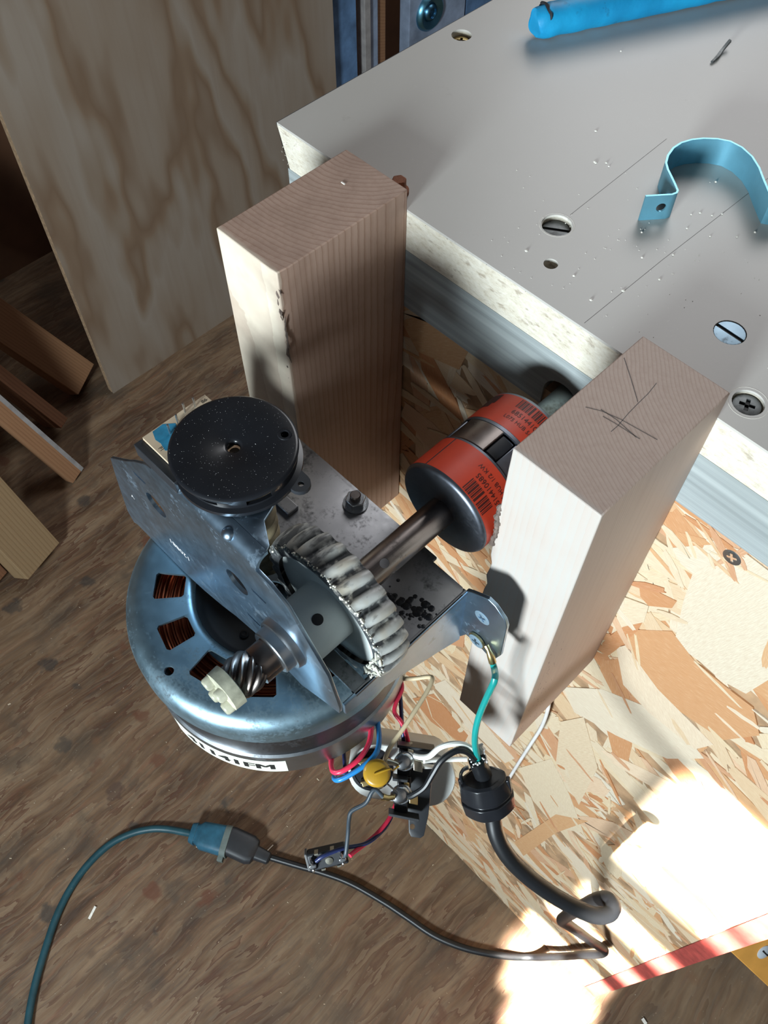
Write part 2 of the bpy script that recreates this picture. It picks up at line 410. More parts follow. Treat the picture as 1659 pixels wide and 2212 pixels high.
def text(m, s, size, fn, bold=0.0):
    vs, fs = text_pts(s, size)
    for dx in ((0,) if not bold else (-bold, 0, bold)): m.add([fn(v[0]+dx, v[1]) for v in vs], fs)
    return m
def disc_poly(cx, cy, r, n=16): return [(cx+r*cos(2*pi*i/n), cy+r*sin(2*pi*i/n)) for i in range(n)]
rnd = random.Random(7)

# ------------------------------------------------------------------ the setting
structure(obj('floor', M().box(-1400, 1500, -1300, 1800, -960, -940), FLOORM, smooth=0))
structure(obj('wall_left', M().box(-1130, -1110, -1300, 1800, -940, 900), DARKP, smooth=0))

# ------------------------------------------------------------------ the workbench
bench = thing('workbench', (600, 300, -940), 'workbench with grey laminate top, chipboard edge and strand board front panel', 'workbench')
top = obj('bench_top', M().add([(0, 0, -1.2), (1100, 0, -1.2), (1100, 560, -1.2), (0, 560, -1.2), (2.5, 0, -12), (1100, 0, -22.3), (1100, 560, -22.3), (6, 560, -22.3), (6.5, 0, -22.3)],
    [(0, 1, 2, 3), (0, 4, 8, 5, 1), (1, 5, 6, 2), (2, 6, 7, 3), (3, 7, 8, 4, 0), (8, 7, 6, 5)]), CHIPB, bench, smooth=0)
SCR = {'a': (138.4, 38.9), 'b': (225.8, 39.1), 'c': (250.6, 14.1), 'd': (11.1, 116.1)}
HOLE = (151.9, 18.6)
lam = obj('laminate', M().box(0, 1100, 0, 560, -1.2, 0), LAMI, bench, smooth=0)
holes = [(*SCR['a'], 6.6, 5), (*SCR['b'], 6.4, 4), (*SCR['c'], 6.0, 4), (*SCR['d'], 5.2, 6), (*HOLE, 3.0, 9)]
cut(top, [M().lathe([(r, -d), (r, 2)], (x, y, 0), n=28) for x, y, r, d in holes], 30)
cut(lam, [M().lathe([(r*1.02, -5), (r*1.02, 2)], (x, y, 0), n=28) for x, y, r, d in holes], 30)
obj('laminate_edge', M().box(-.35, 0, 0, 560, -1.6, .02), LAMEDGE, bench, smooth=0, label='thin dark laminate edge line')
# torn fibres on the front corner, chips and dents on the top
fib = M()
for k in range(44):
    x = rnd.choice([rnd.uniform(1, 16), rnd.uniform(90, 420)]); z = rnd.uniform(-20, -.5) if x < 16 else rnd.uniform(-2.5, -.6)
    d = Vector((rnd.uniform(-1, 1), -rnd.uniform(.1, .9), rnd.uniform(-.5, .8))).normalized()*rnd.uniform(.6, 2.0)
    p = Vector((x, 0, z)); fib.tube([p-d*.2, p+d*.5+Vector((.3, 0, .3)), p+d], [.1, .08, .03], 4)
f = obj('torn_fibres', fib, CRUMB, bench); f['kind'] = 'stuff'
pits = M()
for px in ((123.3,84.1,0.0), (127.4,87.3,0.0), (124.0,83.9,0.0), (129.8,86.0,0.0), (109.4,102.4,0.0), (77.6,163.1,0.0), (139.7,17.3,0.0), (163.1,19.9,0.0), (176.2,48.6,0.0), (189.0,43.3,0.0), (182.5,27.5,0.0), (169.8,111.6,0.0), (174.9,85.6,0.0), (176.9,89.3,0.0), (181.6,91.5,0.0), (184.1,95.4,0.0), (178.8,76.9,0.0), (166.7,61.1,0.0), (188.6,79.8,0.0), (196.8,87.7,0.0), (200.5,95.7,0.0), (176.6,14.1,0.0), (184.3,59.2,0.0)):
    r = rnd.uniform(.35, .75)
    pits.lathe([(r*1.1, -.1), (r, .25), (r*.5, .5)], (px[0], px[1], 0), n=7)
for k in range(90):
    x, y = rnd.gauss(165, 35), rnd.gauss(42, 26)
    if y < 4 or x > 300 or x < 100: continue
    r = rnd.uniform(.12, .3); pits.lathe([(r, -.05), (r*.9, .12), (r*.4, .2)], (x, y, 0), n=5)
f = obj('surface_chips', pits, CRUMB, bench, smooth=0); f['kind'] = 'stuff'
def stroke(pts, z, w=.2):
    m = M()
    for a, b in zip(pts, pts[1:]):
        a, b = Vector(a), Vector(b); d = (b-a).normalized(); n = Vector((-d.y, d.x, 0))*w/2
        m.add([(*(a+n).xy, z), (*(a-n).xy, z), (*(b-n).xy, z), (*(b+n).xy, z)], [(0, 1, 2, 3)])
    return m
for pts in (((182.7,2.2,0.0), (182.9,53.4,0.0), (184.7,130.6,0.0)), ((138.3,48.1,0.0), (136.1,121.3,0.0))):
    obj('pencil_line', stroke(pts, .03), PENCIL, bench, smooth=0, fix=False)

def screw(parent, c, r, kind, mat, ang=0, axis='z', head=1.4, rim=True, name='screw'):
    """domed or flat head with its slot cut in; axis z faces up, axis y faces the front"""
    m = M(); prof = [(r*.55, -head), (r, -.25), (r, 0), (r*.86, .18), (r*.3, .26)] if kind != 'slot' else [(r*.6, -head), (r, -.5), (r, 0), (r*.94, .08)]
    m.lathe(prof, (0, 0, 0), n=24)
    if axis == 'y': m.frame(c, (1, 0, 0), (0, 0, 1), (0, -1, 0))
    else: m.frame(c, (1, 0, 0), (0, 1, 0), (0, 0, 1))
    o = obj(name, m, mat, parent)
    cuts = []
    for k in range(1 if kind == 'slot' else 2):
        a = radians(ang+90*k); L = r*1.02 if kind == 'slot' else r*.56; wd = r*.14 if kind == 'slot' else r*.15
        b = M().box(-L, L, -wd, wd, -.9 if kind == 'slot' else -.8, 1)
        ex, ey, ez = Vector((cos(a), sin(a), 0)), Vector((-sin(a), cos(a), 0)), Vector((0, 0, 1))
        if axis == 'y': ex, ey, ez = [Vector((v.x, -v.z, v.y)) for v in (ex, ey, ez)]
        cuts.append(b.frame(c, ex, ey, ez))
    cut(o, cuts, 30)
    sl = M()
    for k in range(1 if kind == 'slot' else 2):
        a = radians(ang+90*k); L = r*.9 if kind == 'slot' else r*.54; wd = r*.12 if kind == 'slot' else r*.14
        ex, ey, ez = Vector((cos(a), sin(a), 0)), Vector((-sin(a), cos(a), 0)), Vector((0, 0, 1))
        if axis == 'y': ex, ey, ez = [Vector((v.x, -v.z, v.y)) for v in (ex, ey, ez)]
        b = M().box(-L, L, -wd, wd, -1.1, -.5).frame(c, ex, ey, ez); sl.add(b.v, b.f)
    obj('slot_shade', sl, INK, parent, smooth=0)  # black insets put the shade of the slots into colour
    return o
screw(bench, (*SCR['a'], -2.6), 6.0, 'slot', SCREWDARK, 33)['label'] = 'dark slotted screw in a pale countersink'
screw(bench, (*SCR['b'], -.3), 6.2, 'slot', SCREWZ, -2)['label'] = 'bright slotted screw with dark slot'
screw(bench, (*SCR['c'], -1.6), 5.3, 'phillips', SCREWDARK, 20)['label'] = 'dirty cross-head screw'
screw(bench, (*SCR['d'], -3.0), 4.4, 'phillips', BRASS, 35)['label'] = 'brass cross-head screw'
screw(bench, (278.2, .2, -65.1), 4.2, 'phillips', STEEL, 25, 'y')['label'] = 'steel cross-head screw in front panel'
for k in 'ac':
    x, y = SCR[k]; R = 6.8
    obj('countersink_rim', M().lathe([(R-.5, -.9), (R+.2, -.2), (R+.7, .06), (R+.9, .0), (R+.3, -1.0)], (x, y, 0), n=28, caps=False, close=True), CRUMB, bench, label='pale chipped rim of screw hole')
skirt = obj('skirt_board', M().add([(5, 0, -22.5), (1100, 0, -22.5), (1100, 38, -22.5), (5, 38, -22.5), (5, 0, -58.5), (1100, 0, -47), (1100, 38, -47), (5, 38, -58.5)],
    [(3, 2, 1, 0), (4, 5, 6, 7), (0, 1, 5, 4), (1, 2, 6, 5), (2, 3, 7, 6), (3, 0, 4, 7)]), SKIRT, bench, smooth=0)
cut(skirt, [M().lathe([(9.3, -5), (9.3, 45)], (182, 0, -45.5), 'y', 24), M().box(172.7, 191.3, -5, 45, -70, -45.5)], 30)
obj('side_panel', M().box(8, 20, 3, 540, -940, -22.5), BRNBOARD, bench, smooth=0)
obj('rear_leg', M().box(1040, 1095, 470, 540, -940, -22.5), BRNBOARD, bench, smooth=0)

# strand board front panel: base sheet plus its strands, each a thin flake of its own
panel = obj('front_panel', M().box(4, 430, 1.4, 12, -940, -47.5), OSBBASE, bench, smooth=0, label='strand board panel under the bench front')
def strand_mesh(poly, ang, y, tone):
    """poly in (x,z) mm; returns world verts/faces and grain uv"""
    n = len(poly); cx = sum(p[0] for p in poly)/n; cz = sum(p[1] for p in poly)/n
    vs = [(p[0], y, p[1]) for p in poly]+[(p[0], 1.5, p[1]) for p in poly]
    area2 = sum(poly[i][0]*poly[(i+1) % n][1]-poly[(i+1) % n][0]*poly[i][1] for i in range(n))
    f = [tuple(range(n)) if area2 > 0 else tuple(range(n-1, -1, -1))]
    f += [(i, n+i, n+(i+1) % n, (i+1) % n) if area2 > 0 else (i, (i+1) % n, n+(i+1) % n, n+i) for i in range(n)]
    ca, sa = cos(ang), sin(ang); o1 = tone*37.7
    uv = [(((p[0]-cx)*ca+(p[2]-cz)*sa)*.02+o1, (-(p[0]-cx)*sa+(p[2]-cz)*ca)*.02+o1*3.1) for p in vs]
    return vs, f, uv
def strand_obj(name, parts, kind=None):
    V, Fc, UV, TN = [], [], [], []
    for (vs, f, uv, tone) in parts:
        b = len(V); V += vs; UV += uv; TN += [tone]*len(vs); Fc += [tuple(i+b for i in q) for q in f]
    c = Vector([(min(v[i] for v in V)+max(v[i] for v in V))/2 for i in range(3)])
    me = bpy.data.meshes.new(name); me.from_pydata([(Vector(v)-c)*.001 for v in V], [], Fc)
    l = me.uv_layers.new(name='grain')
    for lp in me.loops: l.data[lp.index].uv = UV[lp.vertex_index]
    a = me.attributes.new('tone', 'FLOAT', 'POINT')
    for i, t in enumerate(TN): a.data[i].value = t
    me.materials.append(STRAND)
    o = bpy.data.objects.new(name, me); COL.objects.link(o); o.parent = panel
    o.location = W(c)-Vector(panel['_w'])
    if kind: o['kind'] = kind
    return o
def flake(cx, cz, L, Wd, ang):
    n = 5; pts = []
    for k in range(n): t = -1+2*k/(n-1); pts.append((t*L/2+rnd.uniform(-.03, .03)*L, -Wd/2*(1-.5*abs(t)**3)+rnd.uniform(-.1, .1)*Wd))
    for k in range(rnd.randint(1, 3)): pts.append((L/2*rnd.uniform(.86, 1.06), -Wd*.3+Wd*.6*(k+.5)/3))
    for k in range(n): t = 1-2*k/(n-1); pts.append((t*L/2+rnd.uniform(-.03, .03)*L, Wd/2*(1-.5*abs(t)**3)+rnd.uniform(-.1, .1)*Wd))
    for k in range(rnd.randint(1, 2)): pts.append((-L/2*rnd.uniform(.86, 1.06), Wd*.3-Wd*.6*(k+.5)/2))
    c, s = cos(ang), sin(ang)
    return [(min(429.5, max(4.5, cx+a*c-b*s)), min(-48.5-(420-min(420, max(5, cx+a*c-b*s)))*.0105*1.0-6, max(-939.5, cz+a*s+b*c))) for a, b in pts]
allS = []; grid = {}
def lay(poly, ang, tone):
    x0, x1 = min(p[0] for p in poly), max(p[0] for p in poly); z0, z1 = min(p[1] for p in poly), max(p[1] for p in poly)
    if x1-x0 < 2 or z1-z0 < 2: return
    cells = [(i, j) for i in range(int(x0//12), int(x1//12)+1) for j in range(int(z0//12), int(z1//12)+1)]
    L = 1+max(grid.get(c, 0) for c in cells)
    for c in cells: grid[c] = L
    allS.append((poly, ang, L, tone, cells))
for i in range(1250):
    cz = -50-890*rnd.random()**1.25; cx = rnd.uniform(20, 430)
    big = rnd.random() < .30
    L = rnd.uniform(45, 120) if big else rnd.uniform(12, 60); Wd = rnd.uniform(10, 26) if big else rnd.uniform(2.0, 9)
    ang = rnd.gauss(-.35, .75)
    lay(flake(cx, cz, L, Wd, ang), ang, rnd.random())
HAND = [  # the large flakes one can pick out on the lower right
 (.98, 1.35, [(265.6,0.0,-65.2), (279.6,0.0,-57.4), (292.7,0.0,-57.9), (321.0,0.0,-124.4), (318.3,0.0,-147.3), (305.8,0.0,-152.3), (293.1,0.0,-150.9), (278.5,0.0,-152.3), (271.4,0.0,-115.9), (268.3,0.0,-92.6)]),
 (.66, .2, [(253.4,0.0,-175.1), (274.5,0.0,-144.7), (291.5,0.0,-153.8), (308.0,0.0,-154.4), (324.8,0.0,-153.6), (335.9,0.0,-171.1), (325.9,0.0,-201.0), (301.6,0.0,-207.3), (276.5,0.0,-205.9)]),
 (.97, .0, [(237.6,0.0,-289.2), (259.7,0.0,-251.7), (287.0,0.0,-229.4), (311.1,0.0,-225.9), (326.1,0.0,-233.3), (312.2,0.0,-266.9), (281.3,0.0,-291.7), (251.7,0.0,-308.9)]),
 (.93, -.9, [(254.9,0.0,-197.1), (258.6,0.0,-187.9), (285.1,0.0,-203.7), (308.2,0.0,-208.8), (324.4,0.0,-212.3), (319.4,0.0,-231.9), (288.4,0.0,-234.2), (268.5,0.0,-227.8)]),
 (.72, .9, [(247.0,0.0,-203.7), (251.7,0.0,-174.7), (260.1,0.0,-150.7), (260.2,0.0,-167.3), (255.5,0.0,-199.3), (250.7,-0.0,-224.1)]),
 (.70, .1, [(250.5,0.0,-130.7), (256.9,-0.0,-124.4), (268.8,0.0,-119.7), (268.7,0.0,-127.3), (258.8,0.0,-139.3), (253.1,0.0,-137.2)]),
 (.64, -.2, [(253.7,0.0,-73.8), (264.8,0.0,-66.2), (268.5,0.0,-66.7), (263.0,0.0,-74.3), (253.9,0.0,-79.5)]),
 (.30, .9, [(245.6,0.0,-147.9), (258.8,0.0,-139.3), (260.8,0.0,-155.0), (252.8,0.0,-173.1), (249.1,0.0,-187.7)]),
 (.99, .4, [(254.9,-0.0,-86.4), (263.0,0.0,-74.3), (271.8,0.0,-69.3), (273.0,0.0,-75.7), (268.3,0.0,-92.6), (262.0,0.0,-92.2)]),
 (.25, -1.2, [(233.4,0.0,-483.0), (253.0,0.0,-409.5), (279.0,0.0,-444.6), (303.9,0.0,-490.5), (284.7,0.0,-536.4), (256.2,0.0,-523.8)]),
 (.62, 1.0, [(260.4,0.0,-676.1), (278.2,0.0,-506.4), (301.0,0.0,-459.7), (286.9,0.0,-546.8), (275.2,0.0,-690.4)]),
 (.95, -.8, [(134.1,0.0,-477.3), (145.3,0.0,-445.7), (194.0,-0.0,-460.4), (226.6,0.0,-473.1), (220.7,0.0,-500.7), (171.7,-0.0,-495.8)]),
 (.74, -.8, [(111.7,0.0,-554.9), (135.4,0.0,-497.3), (179.5,0.0,-516.8), (177.2,0.0,-548.6), (137.1,0.0,-568.4)]),
 (.78, -.7, [(136.3,0.0,-282.6), (153.8,0.0,-285.7), (157.2,0.0,-358.6), (139.8,0.0,-378.4), (127.7,0.0,-346.9)]),
 (.35, 1.1, [(246.4,0.0,-338.6), (258.4,0.0,-304.3), (283.6,0.0,-357.4), (288.4,-0.0,-445.8), (257.6,0.0,-410.1)]),
 (.74, -1.2, [(92.1,0.0,-65.9), (97.0,0.0,-68.7), (125.0,0.0,-98.3), (130.9,0.0,-108.3), (118.0,0.0,-112.2), (99.9,0.0,-93.9)]),
 (.60, .6, [(85.2,0.0,-52.0), (104.0,0.0,-53.9), (128.5,0.0,-57.4), (124.2,0.0,-74.0), (96.1,0.0,-82.9), (85.1,0.0,-71.0)]),
]
for tone, ang, pts in HAND:
    lay([(p[0], p[2]) for p in pts], ang, tone)
nh = len(allS)
for i in range(240):
    cz = -60-780*rnd.random()**1.5; cx = rnd.uniform(90, 425); ang = rnd.gauss(-.5, .7)
    L = rnd.uniform(8, 38); lay(flake(cx, cz, L, rnd.uniform(1.2, 5.5), ang), ang, rnd.random())
mx = max(s[2] for s in allS)
def depth_y(L): return 1.3-1.05*(L/mx)
vis = sorted(range(len(allS)), key=lambda i: -((max(p[0] for p in allS[i][0])-min(p[0] for p in allS[i][0]))*(max(p[1] for p in allS[i][0])-min(p[1] for p in allS[i][0])))/(300-sum(p[1] for p in allS[i][0])/len(allS[i][0]))**2*(1 if all(max(grid[c] for c in [cc]) <= allS[i][2]+3 for cc in allS[i][4][::3]) else .25))
big = set(vis[:280]) | set(range(nh-len(HAND), nh))
rest = []
for i, (poly, ang, L, tone, cells) in enumerate(allS):
    q = (*strand_mesh(poly, ang, depth_y(L), tone), tone)
    if i in big: strand_obj('strand', [q])
    else: rest.append(q)
strand_obj('small_strands', rest, 'stuff')
obj('painted_edge', M().box(415.5, 430.3, .05, 12.2, -940, -300), ORRED, panel, smooth=0, label='red painted strip along right edge of panel')

# ------------------------------------------------------------------ the two uprights
def post(name, x0, x1, y0, ztop, zbot, mat, label, chip=None, bark=None):
    t = thing(name, ((x0+x1)/2, y0/2, zbot), label, 'post', 'wooden uprights fixed to the bench front')
    # grid box so that edges and corner can be worn
    nx, ny, nz = 8, 12, 40; vs = {}; m = M()
    def vert(i, j, k):
        if (i, j, k) in vs: return vs[(i, j, k)]
        p = Vector((x0+(x1-x0)*i/nx, y0*(1-j/ny), zbot+(ztop-zbot)*k/nz))
        if chip: p = chip(p)
        m.v.append(tuple(p)); vs[(i, j, k)] = len(m.v)-1; return vs[(i, j, k)]
    for k in range(nz):
        for i in range(nx):
            for j in (0, ny): m.f.append((vert(i, j, k), vert(i+1, j, k), vert(i+1, j, k+1), vert(i, j, k+1)))
        for j in range(ny):
            for i in (0, nx): m.f.append((vert(i, j, k), vert(i, j+1, k), vert(i, j+1, k+1), vert(i, j, k+1)))
    for i in range(nx):
        for j in range(ny):
            for k in (0, nz): m.f.append((vert(i, j, k), vert(i+1, j, k), vert(i+1, j+1, k), vert(i, j+1, k)))
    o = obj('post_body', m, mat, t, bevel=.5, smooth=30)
    return t
rc = random.Random(3); cj = [rc.uniform(0, 1) for _ in range(200)]
def chipA(p):
    x, y, z = p
    if x > 84 and y < -70 and -75 < z < 11:                     # bark-torn front right corner
        a = 2.6*cj[int(abs(z)*1.3) % 200]*(1-abs(z+20)/70 if abs(z+20) < 70 else 0)
        x -= max(0, a); y += max(0, a)*.7
    return Vector((x, y, z))
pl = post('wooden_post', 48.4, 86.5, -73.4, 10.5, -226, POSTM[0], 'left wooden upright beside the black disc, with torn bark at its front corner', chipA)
def chipB(p):
    x, y, z = p
    if x < 210.5 and y < -60: x += 1.7*cj[int(abs(z)*.9) % 200]*(1 if -48 < z < -25 or -110 < z < -60 else .15)
    return Vector((x, y, z))
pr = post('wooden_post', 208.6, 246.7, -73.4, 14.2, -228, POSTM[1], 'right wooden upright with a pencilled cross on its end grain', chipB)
bk = M()
for k in range(22):
    t = k/21; z = 9-60*t; x = 85.6-1.3*sin(t*9)+rc.uniform(-.5, .5); y = -72.3+rc.uniform(-.5, .6)
    L = rc.uniform(5, 12); bk.tube([(x, y, z), (x+rc.uniform(-.6, .6), y-.4, z-L*.5), (x+rc.uniform(-.7, .7), y+.2, z-L)], [.15, rc.uniform(.25, .6), .1], 5)
f = obj('bark_remnant', bk, DIRTB, pl, label='dark torn bark flakes on front corner')
obj('nail_hole_splinter', M().box(63.5, 65.6, -17.3, -16.7, 10.4, 10.9), CRUMB, pl, smooth=0)
pm = M()
Z2 = 14.26
for pts in (((225.7,-15.2,14.3), (226.5,-21.2,14.3), (226.7,-27.4,14.3), (227.0,-33.1,14.3), (227.8,-40.4,14.3), (227.7,-43.9,14.3)), ((214.8,-41.7,14.3), (219.9,-39.1,14.3), (226.6,-37.3,14.3), (240.9,-35.4,14.3)), ((219.2,-38.7,14.3), (225.5,-38.4,14.3), (235.3,-39.7,14.3)), ((221.6,-40.6,14.3), (226.7,-40.0,14.3), (236.5,-39.4,14.3)), ((210.3,-13.8,14.3), (217.6,-19.6,14.3), (226.2,-26.8,14.3))):
    q = stroke(pts, Z2, .24); pm.add(q.v, q.f)
obj('pencil_marks', pm, PENCIL, pr, smooth=0, fix=False, label='hand-drawn pencil cross on the end grain')
sc = M()
for k in range(9):
    p = Vector((208.4+rc.uniform(-.2, 1.0), -72.6+rc.uniform(-.9, .3), -24-k*3.2)); sc.lathe([(.2, -1.8), (rc.uniform(1, 1.8), -.6), (rc.uniform(.9, 1.6), .9), (.2, 2.0)], p, 'z', 7)
obj('resin_scab', sc, DIRTB, pr, label='grey resin scab on left front edge')
sm = M()
for k in range(60):
    z = -95-rc.random()*125; y = -70+rc.random()*22*(1-(z+220)/240); x = 246.75
    L = rc.uniform(.4, 2.2); sm.add([(x, y, z), (x, y+rc.uniform(.2, .5), z), (x, y+.3, z+L), (x, y+.05, z+L*.8)], [(0, 1, 2, 3)])
f = obj('bark_specks', sm, INK, pr, smooth=0, fix=False); f['kind'] = 'stuff'
bolt = thing('hex_bolt', (80, 6, 0), 'rusty bolt head peeping out behind the left upright', 'bolt')
obj('head', M().prism(disc_poly((76.5,4.3,5.0)[0], (76.5,4.3,5.0)[1]+.5, 3.5, 6), 'z', 2.2, 7.6), RUST, bolt, bevel=.6)
obj('washer', M().lathe([(4.2, 0), (4.2, 1.9)], ((76.5,4.3,5.0)[0], (76.5,4.3,5.0)[1]+1, .15), n=20), RUST, bolt)

# ------------------------------------------------------------------ rod, coupling
AX, AZ = 185.5, -46.0                        # the drive axis runs along y
rod = thing('steel_rod', (AX, 10, AZ), 'galvanised round rod entering the slot in the bench skirt', 'rod')
obj('rod_body', M().lathe([(7.2, -26), (7.9, -25.3), (7.9, 120)], (AX, 0, AZ), 'y', 28), GALV, rod, smooth=40)
cpl = thing('shaft_coupling', (AX, -52, AZ), 'jaw shaft coupling with orange-red bar code labels on both hubs', 'coupling')
HR = 22.2
h1 = obj('hub', M().lathe([(6.35, -78.6), (HR-1.6, -78.6), (HR-.6, -78.1), (HR, -77), (HR, -58.2), (HR-.4, -57.9), (6.35, -57.9)], (AX, 0, AZ), 'y', 72, caps=False, close=True), CAST, cpl, smooth=40)
h2 = obj('hub', M().lathe([(7.95, -45.2), (HR, -45.2), (HR, -25.8), (HR-.8, -24.8), (7.95, -24.8)], (AX, 0, AZ), 'y', 72, caps=False, close=True), CAST, cpl, smooth=40)
def sector(r0, r1, a0, a1, y0, y1, n=12):
    """ring sector about the drive axis; angle 0 = straight up, positive towards +x"""
    out = []
    P = [(r1, a0+(a1-a0)*i/n) for i in range(n+1)]+[(r0, a1-(a1-a0)*i/n) for i in range(n+1)]
    return M().prism([(AX+r*sin(radians(a)), AZ+r*cos(radians(a))) for r, a in P], 'y', y0, y1)
obj('jaw', sector(9, HR, -47, 2, -57.9, -45.2), DARKSTEEL, h2, bevel=.4)
obj('jaw', sector(9, HR, 73, 122, -57.9, -45.2), DARKSTEEL, h2, bevel=.4)
obj('jaw', sector(9, HR, 193, 242, -57.9, -45.2), DARKSTEEL, h2, bevel=.4)
obj('jaw', sector(9, HR-.3, 20, 67, -57.9, -45.5), CAST, h1, bevel=.4)
obj('jaw', sector(9, HR-.3, -101, -54, -57.9, -45.5), CAST, h1, bevel=.4)
obj('jaw', sector(9, HR-.3, 139, 187, -57.9, -45.5), CAST, h1, bevel=.4)
sp = M()
for a in (11, 131, 251, 70, 190, -50.5):
    q = sector(8, HR-.9, a-8.4, a+8.4, -57.2, -46, 4); sp.add(q.v, q.f)
obj('spider', sp, BLACKP, cpl, bevel=.8, label='black elastomer spider between the jaws')
def wrap(r, a0, y0, sgn=1, rot=0):
    """text plane to the cylinder: u runs round the hub, v along the axis"""
    def fn(u, v):
        if rot: u, v = -u, -v
        a = radians(a0)+u/r; return (AX+r*sin(a), y0+v, AZ+r*cos(a))
    return fn
def band(r, a0, a1, y0, y1, n=40):
    m = M(); rows = []
    for i in range(n+1):
        a = radians(a0+(a1-a0)*i/n); rows.append([(AX+r*sin(a), y0, AZ+r*cos(a)), (AX+r*sin(a), y1, AZ+r*cos(a))])
    vs = [p for q in rows for p in q]; return m.add(vs, [(2*i, 2*i+2, 2*i+3, 2*i+1) for i in range(n)])
def bars(m, r, a0, y0, y1, widths):
    a = a0
    for k, wd in enumerate(widths):
        if k % 2 == 0: q = band(r, a, a+wd, y0, y1, 2); m.add(q.v, q.f)
        a += wd
    return m
WD = [1.2, 1, .6, .8, 1.8, .7, .8, .7, 2.2, .9, .7, .9, 1.6, .6, .6, 1.2, 2.6, 2.6, 1.6, .7, .8, .9, 2.2, .8, .7, 1, 1.6, 1.1, .7, .8, 1.1]
l1 = obj('orange_label', band(HR+.06, -32, 300, -76.6, -59.2, 90), REDLAB, h1, smooth=60, fix=False, label='orange-red printed label')
l1b = obj('orange_label', band(HR+.06, -58, -33.6, -76.6, -59.2, 12), REDLAB, h1, smooth=60, fix=False, label='orange-red printed label end')
m = bars(M(), HR+.13, 17, -76.0, -70.0, WD)
text(m, '68514410685', 3.3, wrap(HR+.13, 40, -67.4, rot=1))
text(m, 'L075 HUB 1/2 KW', 2.7, wrap(HR+.13, 38, -63.6, rot=1))
q = band(HR+.13, 100, 135, -70, -61, 10); m.add(q.v, q.f)
obj('label_print', m, INKR, h1, smooth=0, fix=False, label='bar code, number and hub size in dark print')
l2 = obj('orange_label', band(HR+.06, -75, 280, -43.6, -26.6, 90), REDLAB, h2, smooth=60, fix=False, label='orange-red printed label')
m = bars(M(), HR+.13, -13, -32.0, -27.2, WD)
text(m, '68514410445', 3.3, wrap(HR+.13, 12, -34.8))
text(m, 'L075 HUB 5/8 KW', 2.6, wrap(HR+.13, 12, -38.4))
q = band(HR+.13, -74, -40, -33.5, -27.5, 10); m.add(q.v, q.f)
q = band(HR+.13, -62, -44, -36, -27.5, 10); m.add(q.v, q.f)
obj('label_print', m, INKR, h2, smooth=0, fix=False, label='bar code and number in dark print')

# ------------------------------------------------------------------ the gear motor
MX, MY = 142.4, -139.1                       # motor axis, vertical
gm = thing('gear_motor', (MX, MY, -156), 'round electric gear motor with bracket, white gear and black disc on top', 'motor')
can = obj('motor_can', M().lathe([(30, -157), (60.6, -156.6), (62.6, -155), (62.6, -134.5), (61.2, -133.6), (61.2, -106), (40, -106)], (MX, MY, 0), n=96), CANM, gm, smooth=40)
obj('dark_band', M().lathe([(61.0, -133.2), (61.5, -133.2), (61.5, -108), (61.0, -108)], (MX, MY, 0), n=96, caps=False, close=True), BANDM, can, smooth=40, label='darker steel lamination band')
lid = obj('motor_lid', M().lathe([(64.2, -107), (64.2, -98), (63.4, -94.4), (61.2, -91.6), (58, -90.2), (55, -90), (36.5, -90), (34.5, -90.6), (33, -92.5), (30.5, -97), (29, -98), (7, -98), (7, -99.4), (30, -99.4), (34, -93), (36.5, -91.4), (55, -91.4), (60, -92.6), (62.6, -96), (63, -98.6), (63, -107)], (MX, MY, 0), n=120, caps=False, close=True), LID, gm, smooth=40)
cutters = []
for k in range(12):
    a = radians(-135+30*k); e1 = Vector((cos(a), sin(a), 0)); e2 = Vector((-sin(a), cos(a), 0))
    cutters.append(M().prism([(36.9+1.2, -5.4), (37.2, -4.4), (37.2, 4.4), (38.1, 5.4), (49.5, 6.5), (50.6, 5.4), (50.6, -5.4), (49.5, -6.5)], 'z', -96, -85).frame((MX, MY, 0), e1, e2, (0, 0, 1)))
cutters.append(M().lathe([(2.1, -96), (2.1, -85)], (MX+.5, MY-56.6+1.2, 0), n=18))
cut(lid, cutters, 40)
obj('lid_well', M().lathe([(7, -98.1), (28.9, -97.9), (30.4, -96.9), (32.8, -92.6), (32.6, -92.5), (30.3, -96.75), (28.9, -97.7), (7, -97.8)], (MX, MY, 0), n=80, caps=False, close=True), WELLM, lid, smooth=40, label='black sunken well of the lid')
obj('rivet', M().lathe([(2, -98), (2, -96.9), (1.2, -96.4), (.5, -96.9)], (MX+6.5, MY-21, 0), n=16), WELLM, lid)
wn = M()
for k in range(14):
    r = 37.5+k*1.15; zz = -101.5+1.2*sin(k*2.1)-(.8 if k % 2 else 0)
    ring = [[(MX+(r+.55*cos(b))*cos(a), MY+(r+.55*cos(b))*sin(a), zz+.4*sin(11*a+k)+.55*sin(b)) for b in (0, 1.26, 2.51, 3.77, 5.03)] for a in [2*pi*i/72 for i in range(72)]]
    wn.rings(ring, close=True)
wn.lathe([(37, -106), (37, -102.5), (54, -102.5), (54, -106)], (MX, MY, 0), n=60, caps=False, close=True)
obj('copper_winding', wn, COPPER, gm, label='red copper windings seen through the lid windows')
def canwrap(r, a0, z0):
    def fn(u, v): a = radians(a0)+u/r; return (MX+r*cos(a), MY+r*sin(a), z0+v)
    return fn
lb = M(); rows = 30
vs = []
for i in range(rows+1):
    a = radians(-92+53*i/rows); vs += [(MX+62.75*cos(a), MY+62.75*sin(a), -154.2), (MX+62.75*cos(a), MY+62.75*sin(a), -138.6)]
lb.add(vs, [(2*i, 2*i+2, 2*i+3, 2*i+1) for i in range(rows)])
obj('part_label', lb, LABELW, can, smooth=60, fix=False, label='cream printed part label')
